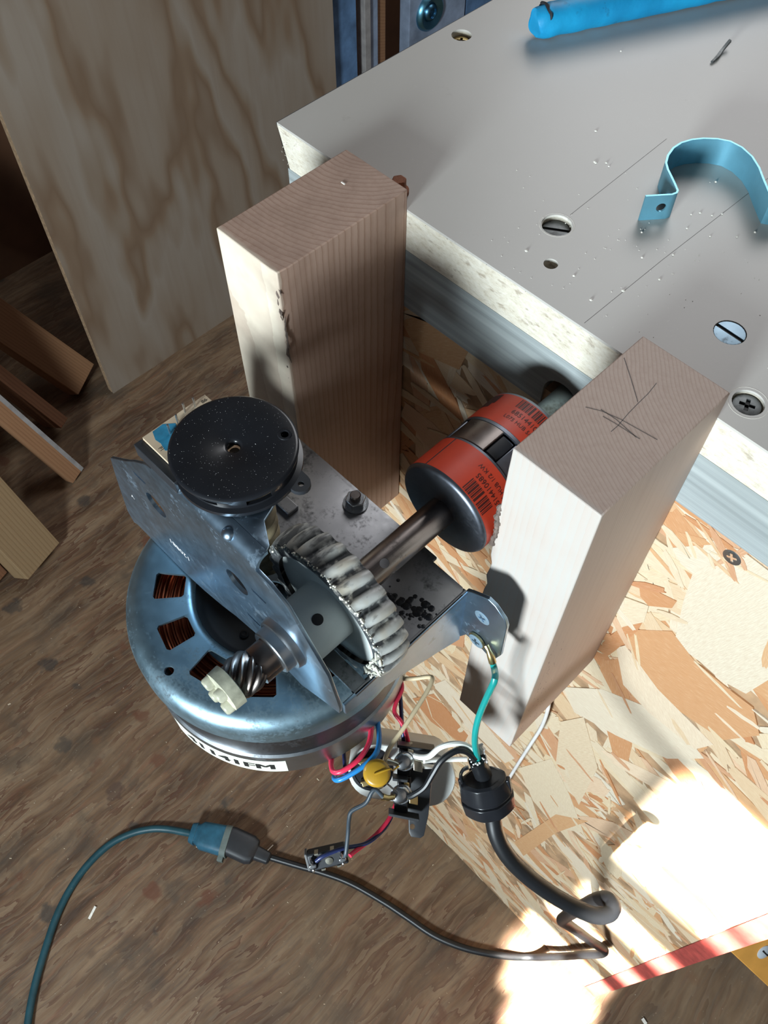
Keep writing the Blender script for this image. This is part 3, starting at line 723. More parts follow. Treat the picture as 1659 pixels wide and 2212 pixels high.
obj('label_print', text(M(), '41141FM', 8.6, lambda u, v: canwrap(62.87, -64.5, -147.3)(u*1.42, v*1.15), .35), INK, can, smooth=0, fix=False, label='black number 41141FM')

# chassis plate with the gear slot, right flange and ear
ch = obj('chassis_plate', M().prism([(100, -86.6), (192, -86.6), (192, -89.2), (209, -89.2), (212, -92), (212, -158.5), (205, -161), (100, -161)], 'z', -68, -66), PLATEM, gm, bevel=.4)
cut(ch, [M().box(155, 211.2, -145.5, -128.5, -75, -60), M().lathe([(13, -75), (13, -60)], (MX, MY, 0), n=24), M().box(196, 213, -170, -152, -75, -60)], 30)
fl = obj('side_flange', M().prism([(-89.2, -66), (-158, -66), (-158, -76), (-150, -79.5), (-126, -91), (-104, -104), (-89.2, -113.5)], 'x', 210.4, 212), ZINC, gm, bevel=.4)
obj('bend_round', M().tube([(210.6, -89.4, -67.4), (210.6, -152, -67.4)], 1.5, 14), PLATEM, gm)
ear = obj('mounting_ear', M().prism([(211, -66), (214, -63.5), (222, -58), (226, -58.8), (231.5, -63), (233.2, -67), (234, -94), (231.5, -103), (228.5, -104.5), (224, -103), (215, -103), (211, -112)], 'y', -89.6, -87.8), ZINC, gm, bevel=.3)
s1 = screw(ear, (221.2, -89.7, -76.2), 3.9, 'phillips', SCREWZ, 35, 'y')
s2 = screw(ear, (221.6, -91.2, -97.0), 3.9, 'phillips', SCREWZ, 15, 'y', 1.6)
obj('ring_terminal', M().lathe([(2.4, -90.9), (4.4, -90.9), (4.4, -90.1), (2.4, -90.1)], (221.6, 0, -97.0), 'y', 24, caps=False, close=True).tube([(226.9,-91.0,-92.8), (229.1,-91.6,-93.9), (230.8,-92.0,-95.5), (232.5,-92.2,-99.3)], [1.2, 1.1, 1.75, 1.75], 10), BRASS, ear, label='brass ring terminal')
nut = obj('hex_nut', M().prism(disc_poly(149.1, -92.6, 4.6, 6), 'z', -66, -61.4), STEEL, gm, bevel=.4)
obj('bolt_end', M().lathe([(2.4, -66), (2.4, -59.3), (2.0, -58.8)], (149.1, -92.6, 0), n=18), DARKSTEEL, nut)
obj('washer', M().lathe([(5.6, -66), (5.6, -65.1)], (149.1, -92.6, 0), n=24), STEEL, nut)
obj('step_tab', M().box(118, 134, -118, -112, -66, -63.5), PLATEM, gm, bevel=.4)
gd = M()
for k in range(70):
    a = rc.uniform(0, 2*pi); x = 200+6*rc.gauss(0, 1); y = -112+4.5*rc.gauss(0, .8)+(x-200)*.3; r = rc.uniform(.3, 1.9)
    gd.lathe([(r, 0), (r*.7, r*.12), (.05, r*.15)], (min(x, 210), y, -66), n=9)
f = obj('black_grease', gd, BLACKP, gm); f['kind'] = 'stuff'

# upright bracket in front of the gear
bo = [(79.2, -34.5), (91.6, -23.8), (97, -19), (103, -13), (110, -7), (115, -3), (119, -2), (176, -2), (183, -3), (191, -8), (208.5, -36.5), (213.1, -60.1), (212.6, -66), (203, -71), (190, -79), (180, -78), (172, -72.5), (163, -72), (150, -76), (140, -81), (126, -86), (112, -89), (92, -89.5), (84, -89.5), (76.5, -89.6), (72.5, -92), (70.5, -84), (73, -68), (76, -50)]
br = obj('bracket', M().prism(bo, 'y', -161.6, -160.0), ZINC, gm, bevel=.25)
cs = [M().lathe([(6.1, -166), (6.1, -150)], (x, 0, z), 'y', 24) for x, z in (((109.3,-161.6,-35.9)[0], (109.3,-161.6,-35.9)[2]), ((159.8,-161.6,-32.0)[0], (159.8,-161.6,-32.0)[2]))]
for p in ((103.3,-161.6,-23.2), (173.6,-161.6,-23.7), (164.6,-161.6,-56.3)):
    cs.append(M().prism([(p[0]-4.2, p[2]+.7), (p[0]-3.4, p[2]-1), (p[0]+3.4, p[2]-1), (p[0]+4.2, p[2]+.7)], 'y', -166, -150))
cut(br, cs, 30)
bend = M(); arc = [(-161.6+6*(1-cos(t)), 6*sin(t)-2.02) for t in [pi/2*i/8 for i in range(9)]]
inn = [(-160.0+4.4*(1-cos(t)), 4.4*sin(t)-2.02) for t in [pi/2*i/8 for i in range(9)]]
bend.prism(arc+inn[::-1], 'x', 118.5, 176)
obj('bracket_bend', bend, ZINC, br, smooth=50, label='rolled bright top edge')
tf = M().prism([(119, -155.6), (175.5, -155.6), (174.5, -153.5), (166, -148.5), (163.5, -142), (162, -132), (119, -132), (117, -140), (116.5, -150)], 'z', 2.4, 4)
tfo = obj('top_flange', tf, ZINC, br, bevel=.3)
cut(tfo, [M().lathe([(19, -5), (19, 10)], (MX, MY, 0), n=40)], 30)
for x in (133.5, 160.5):
    obj('dimple', M().lathe([(2.8, -.5), (2.3, 1.0), (1.2, 1.7), (.3, 1.9)], (0, 0, 0), n=16).frame((x, -160.0, 1.6), (1, 0, 0), (0, .7, .7), (0, -.7, .7)), ZINC, br, smooth=60)
tx = M()
text(tx, '120881', 5.2, lambda u, v: (116.0-u*.92, -161.72, -62.5-v*.9))
text(tx, 'V', 3.6, lambda u, v: (86.5-u, -161.72, -54.5-v))
obj('stamped_number', tx, PAPER, br, smooth=0, fix=False, label='small light stamped number')

# output shaft, gear, worm, pinion
sh = obj('output_shaft', M().lathe([(6.35, -176), (6.35, -66), (6.0, -64)], (AX, 0, AZ), 'y', 32), DARKSTEEL, gm, smooth=40)
cut(sh, [M().tube([(235.8,-161.4,81.5), (161.0,-86.6,-111.8)], 2.0, 14)], 40)
def gear_mesh(R, rr, n, y0, y1, twist, rb, cx, cz, ph=0):
    m = M(); rows = []
    prof = []
    for k in range(n):
        for (t, r) in ((0, rr), (.10, rr+.15), (.20, rr+(R-rr)*.55), (.32, R-.3), (.5, R), (.68, R-.3), (.80, rr+(R-rr)*.55), (.90, rr+.15)): prof.append((2*pi*(k+t)/n, r))
    L = 8
    for i in range(L+1):
        u = i/L; tw = radians(twist)*(u-.5); crown = -1.2*(abs(2*u-1))**2.5
        rows.append([(cx+(r+(crown if r > rr+.5 else 0))*sin(a+tw+ph), y0+(y1-y0)*u, cz+(r+(crown if r > rr+.5 else 0))*cos(a+tw+ph)) for a, r in prof])
    m.rings(rows, caps=False)
    for row, y in ((rows[0], y0), (rows[-1], y1)):
        inner = [(cx+rb*sin(a), y, cz+rb*cos(a)) for a, r in prof]
        k = len(prof); m.add(row+inner, [(i, (i+1) % k, k+(i+1) % k, k+i) for i in range(k)])
    return m
gear = obj('helical_gear', gear_mesh(33.2, 30.2, 27, -142.6, -129.4, 4, 26, AX, AZ), NYLON, gm, smooth=45, label='large white nylon helical gear with dark greasy teeth')
obj('gear_web', M().lathe([(6.4, -139.5), (26.2, -140.6), (26.2, -131.4), (6.4, -131.4)], (AX, 0, AZ), 'y', 64, caps=False, close=True), NYLON2, gear, smooth=40)
obj('gear_hub', M().lathe([(6.4, -158.5), (12.5, -158.5), (12.8, -157.8), (12.8, -139.5), (6.4, -139.5)], (AX, 0, AZ), 'y', 48, caps=False, close=True), NYLON2, gear, smooth=40, label='white gear hub sleeve')
pinp = Vector((190.7,-150.0,-34.1))
obj('roll_pin', M().tube([(AX, -150, AZ), pinp], [2.2, 2.2], 18), BLACKP, gear, label='dark roll pin through the hub')
gr = M()
for k in range(150):
    a = radians(rc.uniform(-70, 140)); R = rc.uniform(29.8, 31.8); r = rc.uniform(.2, .65)
    gr.lathe([(.1, -1.1*r), (r, -.3*r), (r*.8, .6*r), (.1, 1.0*r)], (AX+R*sin(a), -142.5+rc.uniform(-1.0, .6), AZ+R*cos(a)), 'y', 6)
for k in range(16):
    a = radians(rc.uniform(75, 125)); R = rc.uniform(27, 31); p = Vector((AX+R*sin(a), -143-rc.random(), AZ+R*cos(a)))
    gr.tube([p, p+Vector((rc.uniform(-1.5, 1.5), -rc.random(), rc.uniform(-1.5, 1.5))), p+Vector((rc.uniform(-2.2, 2.2), 0, rc.uniform(-2.2, 2.2)))], [.5, .7, .3], 6)
f = obj('grease_clots', gr, GREASE, gear, label='pale grease clots on the gear rim'); f['kind'] = 'stuff'
wr = []
for i in range(140):
    z = -66+66*i/139; row = []
    for j in range(28):
        a = 2*pi*j/28; s_ = (cos(a-2*pi*z/7.5)+1)/2; r = 6.2+2.9*s_**.7
        row.append((MX+r*cos(a), MY+r*sin(a), z))
    wr.append(row)
obj('worm', M().rings(wr), WORMM, gm, smooth=60, label='brown nylon worm screw beside the gear')
AZ2 = -43.6
obj('bearing_boss', M().lathe([(6.4, -161), (11.4, -161), (11.0, -163.6), (10.6, -164.4), (9.4, -164.6), (9.2, -168.4), (8.7, -168.8), (6.4, -168.8)], (AX-.4, 0, AZ2), 'y', 48, caps=False, close=True), CANM, gm, smooth=35)
obj('shaft_collar', M().lathe([(6.2, -176), (6.6, -175.4), (6.6, -168.2), (5, -168.2)], (AX-.6, 0, AZ2+.4), 'y', 32), DARKSTEEL, gm, smooth=40)
pn = M(); rows = []
for i in range(15):
    u = i/14; y = -175.5-11.0*u; tw = 1.5*u; sc_ = 1-.18*abs(2*u-1)**3
    rows.append([(AX-.8+(7.2+.9*cos(9*a))*sc_*sin(a+tw), y, AZ2+.8+(7.2+.9*cos(9*a))*sc_*cos(a+tw)) for a in [2*pi*j/72 for j in range(72)]])
obj('helical_pinion', pn.rings(rows), DARKSTEEL, gm, smooth=50, label='dark steel helical pinion on the shaft end')
cpz = M().lathe([(6.8, -191.5), (8.2, -191), (8.4, -186.4), (7.0, -186)], (AX-.9, 0, AZ2+1.2), 'y', 28)
for k in range(4):
    a = k*pi/2+.5; cpz.lathe([(2.0, -194.2), (2.5, -193.6), (2.7, -190.5)], (AX-.9+5.4*sin(a), 0, AZ2+1.2+5.4*cos(a)), 'y', 10)
obj('end_cap', cpz, plain('pale_greasy_cap', (.46, .45, .34), .4, 0, .35, 160), gm, smooth=40, label='pale lobed cap on the pinion end')

# black cup and disc over the worm
cup = obj('sensor_cup', M().lathe([(19.2, 5), (22.4, 5), (22.4, 6.6), (20.6, 7.3), (20.6, 13), (19.2, 13)], (MX, MY-.6, 0), n=64, caps=False, close=True), BLACKP, gm, smooth=40, label='black slotted cup under the disc')
cut(cup, [M().box(MX-30, MX+30, MY-3, MY+3, 8.2, 12.4).frame((MX, MY, 0), (cos(t), sin(t), 0), (-sin(t), cos(t), 0), (0, 0, 1)) if False else M().box(-32, 32, -4.5, 4.5, 8.2, 12.2).frame((MX, MY, 0), (cos(t), sin(t), 0), (-sin(t), cos(t), 0), (0, 0, 1)) for t in (radians(-72), radians(-20))], 40)
tab = M().prism([(MX+22+4*sin(t), MY+8+3.8*cos(t)) for t in [pi*i/8 for i in range(9)]]+[(MX+16, MY+4), (MX+16, MY+12)], 'z', 4.6, 6.6)
tb = obj('cup_ear', tab, BLACKM, cup); cut(tb, [M().lathe([(1.1, 0), (1.1, 12)], (MX+22.8, MY+8, 0), n=14)], 40)
disc = obj('black_disc', M().lathe([(2.2, 12.6), (20.4, 12.6), (22.0, 13.2), (22.2, 14.4), (21.6, 15), (21.0, 15.1), (3.4, 15.1), (2.6, 14.7), (2.2, 14.0)], (MX, MY-1.4, 0), n=80, caps=False, close=True), BLACKP, gm, smooth=40, label='glossy black round disc with small centre hole')
obj('disc_dimple', M().lathe([(2.6, 15.05), (2.3, 15.35), (1.6, 15.35), (1.3, 15.1), (.3, 15.1)], (MX+8.5, MY+14.2, 0), n=20), BLACKP, disc, smooth=40)
obj('shaft_tip', M().lathe([(1.9, -2), (1.9, 11.6)], (MX, MY-1.4, 0), n=16), plain('tan_shaft_end', (.42, .32, .22), .6), gm)
du = M()
for k in range(420):
    a = rc.uniform(0, 2*pi); r = 21.5*math.sqrt(rc.random()); s_ = rc.uniform(.03, .09)*(3 if rc.random() < .02 else 1)
    if r < 3.6: continue
    x, y = MX+r*cos(a), MY-1.4+r*sin(a); b = rc.uniform(0, pi)
    du.add([(x-s_*cos(b), y-s_*sin(b), 15.13), (x+s_*.6*sin(b), y-s_*.6*cos(b), 15.13), (x+s_*cos(b), y+s_*sin(b), 15.13), (x, y, 15.2)], [(0, 1, 2, 3)])
f = obj('dust_specks', du, PAPER, disc, smooth=0, fix=False); f['kind'] = 'stuff'
# small circuit board under the disc
pcb = obj('circuit_board', M().box((113.4,-158.5,9.0)[0], (113.4,-158.5,9.0)[0]+22, (113.4,-158.5,9.0)[1], (114.2,-131.0,9.0)[1], 7.6, 9.0), PCBM, gm, label='tan circuit board with blue paint patch')
bx0, by0, by1 = (113.4,-158.5,9.0)[0], (113.4,-158.5,9.0)[1], (114.2,-131.0,9.0)[1]
obj('blue_patch', M().prism([(bx0+.4, by0+4), (bx0+.2, by0+8.5), (bx0+3, by0+12), (bx0+9, by0+10), (bx0+13, by0+5.5), (bx0+10, by0+2.2), (bx0+6.5, by0+3), (bx0+4, by0+2.6)], 'z', 8.9, 9.04), PCBB, pcb, smooth=0)
tx = M()
text(tx, 'P1', 2.4, lambda u, v: (bx0+8.6+u*.8, by0+1.6+v*.9, 9.08))
for s_, dx, dy in (('1', 5.2, 10.5), ('2', 4.6, 14.5), ('86', 2.2, 25.5)): text(tx, s_, 2.6, lambda u, v: (bx0+dx-v*.8, by0+dy+u*.9, 9.08))
obj('board_print', tx, INK, pcb, smooth=0, fix=False)
for p in ((118.7,-150.5,9.0), (117.1,-145.7,9.0), (114.8,-140.9,9.0), (115.3,-136.8,9.0)):
    obj('board_pin', M().tube([(p[0], p[1], 8), (p[0], p[1], 12.6), (p[0]-.2, p[1]+.1, 13.6)], .42, 8), STEEL, pcb)
obj('board_holder', M().box(bx0-1, bx0+22, by0-3.6, by0-.1, 1, 7.4).box(bx0+2, bx0+22, by0-.2, by1-4, 4.4, 7.5), BLACKM, gm, bevel=.3, label='black plastic holder of the circuit board')

# ------------------------------------------------------------------ hanging electrics (they hang from their leads below the motor)
def wire(name, pts, r, mat, label, cat='wire', smooth=8, n=10, group=None):
    return tag(obj(name, M().tube(pts, r, n, smooth), mat, smooth=60), label, cat, group)
GW = 'loose motor lead wires'
wire('lead_wire', [(195.3,-128.1,-151.3), (202.6,-136.0,-149.8), (209.5,-144.4,-147.1), (212.1,-153.4,-145.1), (210.8,-161.7,-145.8), (207.8,-164.8,-148.3), (203.8,-163.1,-152.8), (200.0,-159.6,-156.6), (194.7,-152.8,-165.5)], 1.25, REDW, 'red lead wire looping below the motor beside the blue one', group=GW)
wire('lead_wire', [(193.2,-125.4,-157.4), (204.1,-133.6,-151.7), (211.9,-140.2,-147.5), (215.7,-146.0,-144.7), (215.9,-154.1,-144.8), (213.4,-162.5,-147.4), (210.9,-166.1,-150.2), (207.2,-164.8,-157.5), (205.1,-159.6,-168.3), (204.8,-155.9,-178.4)], 1.25, BLUEW, 'bright blue lead wire looping below the motor', group=GW)
wire('lead_wire', [(196.6,-110.5,-152.4), (200.4,-113.6,-153.1), (203.4,-120.7,-152.8), (206.2,-124.2,-153.3), (211.5,-124.7,-155.8), (217.8,-127.1,-159.7), (222.8,-130.7,-173.0), (228.9,-140.9,-180.1), (232.6,-150.0,-181.1), (235.0,-157.0,-180.5), (235.8,-164.9,-179.7), (235.7,-172.4,-177.0), (235.4,-179.1,-172.8), (235.4,-182.0,-171.7)], 1.05, REDW, 'long red lead wire running down behind the terminal block', group=GW)
wire('lead_wire', [(196.9,-111.9,-155.5), (204.4,-118.2,-155.7), (210.1,-123.3,-157.0), (216.8,-128.6,-162.3), (220.8,-131.9,-175.0), (227.1,-141.5,-183.2), (234.6,-154.1,-183.8), (236.4,-162.4,-181.2), (235.9,-172.5,-176.0), (230.8,-182.3,-171.0), (227.4,-190.6,-169.5), (226.2,-194.6,-171.9)], 1.0, NAVYW, 'navy blue lead wire running down to the small switch', group=GW)
wire('lead_wire', [(196.7,-109.9,-152.1), (201.9,-106.7,-148.3), (207.0,-102.6,-144.1), (209.6,-102.6,-141.7), (212.0,-108.0,-141.6), (214.4,-118.1,-142.4), (216.4,-129.3,-144.7), (217.6,-138.0,-146.7), (219.7,-144.0,-149.1), (221.3,-143.8,-148.5)], 1.1, TANW, 'cream and tan lead wire bent back above the terminal block', group=GW)
wire('lead_wire', [(230.2,-155.5,-155.3), (226.0,-156.1,-152.5), (225.4,-158.2,-153.2), (226.2,-162.8,-156.8), (223.8,-169.3,-159.7), (225.2,-172.5,-161.8), (228.9,-176.7,-164.1), (233.2,-182.1,-168.4), (234.1,-183.9,-170.8)], 1.0, GREYW, 'slate grey lead wire dropping from lower terminal to the switch', group=GW)
wire('lead_wire', [(193.0,-146.6,-176.1), (199.3,-151.9,-171.8), (203.9,-155.6,-170.8), (206.9,-157.8,-177.8)], .95, NAVYW, 'short dark blue wire behind the red and blue loops', group=GW)

RX, RY, RZ = rt, up, -fw                      # directions in which the block happens to hang
tbk = thing('terminal_block', (235.2,-139.8,-166.0), 'black plastic terminal strip with screw terminals and yellow disc varistor', 'terminal block')
blockpts = [(217.0,-132.1,-156.8), (230.6,-121.5,-158.2), (239.2,-132.3,-166.8), (247.6,-142.4,-175.0), (252.1,-149.9,-180.3), (251.6,-151.8,-180.9), (248.1,-154.6,-180.6), (246.0,-154.0,-179.4), (241.2,-149.6,-175.3), (238.3,-151.7,-175.0), (228.0,-141.0,-165.7)]
def slab(pts, th):
    n = len(pts); P = [Vector(p) for p in pts]; Q = [p-fw*(-th) for p in P]
    return M().add(P+Q, [tuple(range(n)), tuple(range(2*n-1, n-1, -1))]+[(i, n+i, n+(i+1) % n, (i+1) % n) for i in range(n)])
base = obj('block_base', slab(blockpts, 7), BLACKM, tbk, bevel=.4)
cut(base, [M().tube([(249.7,-156.7,-146.8), (241.4,-145.7,-209.1)], 1.25, 14)], 30)
for pa, pb in (((217.5,-133.9,-153.1), (231.3,-123.0,-154.5)), ((225.9,-145.2,-158.3), (231.3,-140.8,-158.7)), ((234.1,-155.7,-168.9), (245.7,-147.3,-170.4))):
    obj('barrier_fin', M().beam(Vector(pa)-fw*5, Vector(pb)-fw*5, 1.3, 8, (Vector(pb)-Vector(pa)).cross(fw)), BLACKM, tbk, bevel=.2)
for pa in ((222.5,-133.0,-153.7), (227.7,-139.4,-158.9), (231.0,-142.6,-161.8), (237.2,-150.7,-168.1)):
    c = Vector(pa); obj('terminal_well', M().box(-3.2, 3.2, -2.6, 2.6, -5, .6).frame(c, rt, up, -fw), BLACKP, tbk, bevel=.5)
for k, (pa, pb, mt, sl) in enumerate((((226.1,-138.3,-150.6), (231.6,-134.0,-153.5), DULLBRASS, 0), ((234.2,-148.6,-158.8), (237.8,-145.5,-161.4), BRASS, 1))):
    c = Vector(pa); e = Vector(pb)
    t_ = obj('spade_tab', M().box(-1, 9.5, -2.4, 2.4, -2.2, -1.2).frame(c, (e-c).normalized(), up, -fw).add(*(lambda q: (q.v, q.f))(M().box(5, 9.5, -2.6, 2.6, -1.2, 1.6).frame(c, (e-c).normalized(), up, -fw))).add(*(lambda q: (q.v, q.f))(M().box(2.2, 5.0, 1.5, 6.2, -2, -.6).frame(c, (e-c).normalized(), up, -fw))), mt, tbk, bevel=.3)
    s_ = obj('terminal_screw', M().lathe([(1.6, -3), (4.0, -.9), (4.1, .6), (3.2, 1.5), (1.2, 1.9)], (0, 0, 0), n=22).frame(c, (.45*rt-.89*fw).normalized() if False else rt, up, (-fw*.72-rt*.69).normalized()), STEEL, tbk, smooth=50)
    obj('washer', M().lathe([(2, -1.4), (4.6, -1.4), (4.6, -.6), (2, -.6)], (0, 0, 0), n=22, caps=False, close=True).frame(c, rt, up, (-fw*.72-rt*.69).normalized()), STEEL, tbk)
obj('crimp_sleeve', M().tube([(220.8,-143.9,-149.5), (223.4,-142.2,-150.0), (225.4,-141.2,-150.4)], [1.6, 1.3, 1.0], 12), DULLBRASS, tbk)
obj('crimp_sleeve', M().tube([(229.8,-155.7,-155.2), (231.8,-154.0,-156.5), (233.4,-151.5,-157.3)], [1.7, 1.4, 1.1], 12), BRASS, tbk)
mc = Vector((222.7,-152.2,-143.5))
mv = obj('varistor', M().lathe([(.4, -2.1), (4.5, -1.9), (5.9, -1.1), (6.25, 0), (5.9, 1.1), (4.5, 1.9), (.4, 2.1)], (0, 0, 0), n=36).frame(mc, rt, (up*.92+fw*.3).normalized(), (-fw*.95+up*.25).normalized()), MOVM, tbk, smooth=60, label='ochre yellow disc varistor')
obj('varistor_lead', M().tube([mc-rt*1+up*.2-fw*2.3, mc+rt*5.6+up*2.2-fw*1.2, Vector((225.8,-145.2,-148.8)), Vector((226.4,-141.6,-148.7))], [.55, .5, .4, .45], 8, 4), MOVM, mv)
obj('varistor_lead', M().tube([mc+rt*3-up*4-fw*1, Vector((228.5,-151.2,-149.1)), Vector((230.9,-150.3,-152.2)), Vector((233.2,-149.5,-155.2))], [.5, .4, .45, .45], 8, 4), STEEL, mv)
wire('jumper_wire', [(235.5,-127.9,-160.9), (233.6,-131.6,-155.8), (230.7,-134.3,-153.3)], [1.0, 1.2, 1.2], WIREW, 'short white wire end crimped in the upper spade terminal')

cp = thing('oval_capacitor', (218.4,-131.1,-216.0), 'white oval motor capacitor hanging behind the terminal strip', 'capacitor')
A1, A2 = Vector((214.3,-144.9,-180.1)), Vector((234.6,-128.8,-182.1))
ex = (A2-A1).normalized(); ez = (-fw).normalized(); ez = (ez-ex*ez.dot(ex)).normalized(); ey = ez.cross(ex); Lc = (A2-A1).length
def oval(R, z): return [(cos(t)*R+(Lc if cos(t) > 1e-6 else 0), sin(t)*R, z) for t in [-pi/2+1e-4+pi*i/14 for i in range(15)]]+[(cos(t)*R, sin(t)*R, z) for t in [pi/2+1e-4+pi*i/14 for i in range(15)]]
cb = obj('capacitor_body', M().rings([oval(r, z) for r, z in ((12.9, -34), (13.7, -33), (13.7, -1), (13.1, 0))]).frame(A1, ex, ey, ez), CAPW, cp, smooth=40)
obj('terminal_well', M().lathe([(10.4, 0.05), (10.4, .4), (9.0, .5), (8.8, .15)], (0, 0, 0), n=36).frame(A1-ex*2+ey*.6, ex, ey, ez), BLACKP, cp, label='black recess around the terminals')
for u, v in ((-7.5, 4.2), (-5, -5.0), (1.5, 4.5), (1.0, -5.5)):
    obj('spade_terminal', M().box(-3, 3, -.5, .5, 0, 5.5).box(-2.2, 2.2, -1.4, 1.4, 4, 8.5).frame(A1+ex*(u+1)+ey*(v+1), (ex*.9+ey*.4).normalized(), (ey*.9-ex*.4).normalized(), ez), BRASS, cp, bevel=.3)

sw = thing('limit_switch', (229.3,-190.3,-173.8), 'small black rectangular switch hanging on grey, blue and red wires', 'switch')
c0 = Vector((228.9,-190.1,-175.9)); ex = (Vector((234.4,-183.0,-175.2))-Vector((224.5,-197.8,-177.3))).normalized(); ez = (-fw*.94-up*.25-rt*.2).normalized(); ez = (ez-ex*ez.dot(ex)).normalized(); ey = ez.cross(ex)
obj('switch_body', M().box(-9.2, 9.2, -4.2, 4.4, -6, 0).frame(c0, ex, ey, ez), BLACKM, sw, bevel=.9)
obj('switch_tip', M().box(-10.4, -9.1, -4.6, 4.2, -7, -1.5).frame(c0, ex, ey, ez), plain('grey_switch_end', (.12, .12, .12), .5), sw, bevel=.4)
for u in (-7, 7):
    tt = obj('switch_terminal', M().box(-.5, .5, -2.4, 2.4, 0, 2.4).box(-1.6, 1.6, -.9, .9, 1.0, 3.0).frame(c0+ex*u, ex, ey, ez), STEEL, sw, bevel=.3)
    obj('solder_loop', M().tube([(-.2, -2.6, .5), (-.4, -3.1, 2), (-.2, -1.6, 3), (.5, -.8, 2.4)], .5, 6, 4).tube([(-.2, 2.6, .5), (-.4, 3.1, 2), (-.2, 1.6, 3), (.5, .8, 2.4)], .5, 6, 4).frame(c0+ex*u, ex, ey, ez), STEEL, tt)
obj('rivet', M().lathe([(1.9, 0), (1.8, .4), (.3, .5)], (0, 0, 0), n=18).frame(c0+ex*.6-ey*.4, ex, ey, ez), DULLBRASS, sw)
for u, v in ((-4.5, 4.3), (3, 4.3), (-3, -4.1), (4.5, -4.1)):
    obj('clip', M().box(-.9, .9, -.4, .4, -3, .5).frame(c0+ex*u+ey*v, ex, ey, ez), DULLBRASS, sw)

# ------------------------------------------------------------------ power cord with strain relief; extension cord
pc = thing('power_cord', (386.2,-14.0,-667.6), 'black power cord hanging from its strain relief to the floor and ending in a plug', 'cord')
drop = [(249.3,-113.9,-149.0), (254.2,-114.2,-158.4), (260.8,-115.3,-170.1), (268.3,-119.5,-180.0), (275.6,-123.5,-187.4), (285.5,-124.8,-195.9), (297.9,-122.8,-205.3), (310.9,-118.7,-214.0), (323.1,-113.7,-220.7), (333.0,-108.2,-225.1), (337.8,-102.1,-228.1), (337.0,-97.0,-230.2), (333.1,-94.9,-237.0), (330.9,-93.4,-259.0), (330.3,-88.4,-306.0), (330.3,-81.6,-362.1), (330.4,-75.6,-418.5), (331.2,-73.5,-441.5), (335.5,-66.6,-469.9), (351.0,-45.0,-555.7), (369.1,-26.5,-626.5), (382.1,-13.0,-675.9), (386.8,-11.2,-686.6), (385.9,-12.3,-705.6), (380.3,-12.5,-749.2), (373.7,-12.3,-813.4), (364.6,-13.0,-885.4), (351.1,-20.7,-935.0), (326.6,-43.5,-935.0), (290.1,-69.8,-935.0), (252.8,-87.5,-935.0), (214.4,-97.0,-935.0), (182.0,-105.1,-935.0), (138.1,-119.1,-935.0), (104.4,-135.5,-935.0), (72.8,-154.2,-935.0), (29.6,-179.1,-935.0)]
obj('cable', M().tube(drop, 4.15, 14, 7), BLACKR, pc, smooth=70)
P0, P1 = Vector((251.7,-114.0,-153.7)), Vector((269.0,-120.2,-180.6))
ax = (P1-P0).normalized(); e1 = (rt-ax*rt.dot(ax)).normalized(); e2 = ax.cross(e1)
sr = M(); rows = []
for (h, r, fl) in ((7.2, 8.6, 1.06), (8.2, 10.4, 1.1), (14, 11.6, 1.1), (16.8, 12.0, 1.08), (17.2, 11.0, 1.06), (18.2, 11.0, 1.06), (18.6, 12.6, 1.06), (25.6, 12.2, 1.05), (26.4, 11.0, 1.0)):
    ring = []
    for j in range(40):
        t = 2*pi*j/40; k = 1/max(abs(cos(t)), abs(sin(t)), .74*(abs(cos(t))+abs(sin(t))))
        rr_ = r*(.45+.55*k*.9); ring.append(P0+ax*h+e1*rr_*cos(t)*fl+e2*rr_*sin(t)*.86)
    rows.append(ring)
rb_ = obj('strain_relief', sr.rings(rows), BLACKP, pc, bevel=.3, smooth=28, label='black faceted strain relief bushing')
for t in (-1.95, -2.7, .2):
    obj('grip_rib', M().box(-1.7, 1.7, -1, .9, 8.6, 16).frame(P0+e1*11.0*cos(t)*1.06+e2*11.2*sin(t)*.86, (-e1*sin(t)+e2*cos(t)), (e1*cos(t)+e2*sin(t)), ax), BLACKP, rb_, bevel=.5)
obj('hinge_strap', M().tube([P0+ax*9-e1*9.6, P0+ax*4-e1*9.8, P0+ax*.5-e1*8, P0-ax*.5-e1*5.2], .8, 8, 5, flat=1.7), BLACKP, rb_)
jk = M()
for k in range(16):
    t = 2*pi*k/16; p = P0+ax*-3.6+e1*3.3*cos(t)+e2*3.3*sin(t); jk.tube([p+ax*1.6, p+Vector((rc.uniform(-.8, .8), rc.uniform(-.8, .8), .8)), p-ax*rc.uniform(.8, 2.6)+Vector((rc.uniform(-1, 1), rc.uniform(-1, 1), .6))], [.7, .8, .3], 6)
p = P0-ax*5+e1*1.8-e2*2; jk.tube([p, p-ax*3+e1*1.2, p-ax*5+e1*.4, p-ax*6+e1*2], [1.2, 1.6, 1.3, .4], 7)
obj('paper_filler', jk, PAPER, pc, label='frayed white filler at the cut cord end')
obj('conductor', M().tube([(248.5,-114.0,-146.3), (246.1,-113.7,-142.8), (241.6,-116.1,-139.5), (238.0,-120.0,-138.4), (235.1,-124.5,-140.3), (233.7,-129.2,-145.3), (230.8,-131.6,-148.6), (227.2,-133.0,-151.1)], 1.35, 10, 6), WIREW, pc, label='white insulated conductor')
obj('conductor', M().tube([(245.4,-115.3,-155.0), (241.5,-118.9,-156.0), (237.2,-123.9,-155.1), (233.9,-128.4,-153.3), (232.3,-131.4,-151.5)], 1.2, 10, 6), WIREW, pc, label='second white conductor')
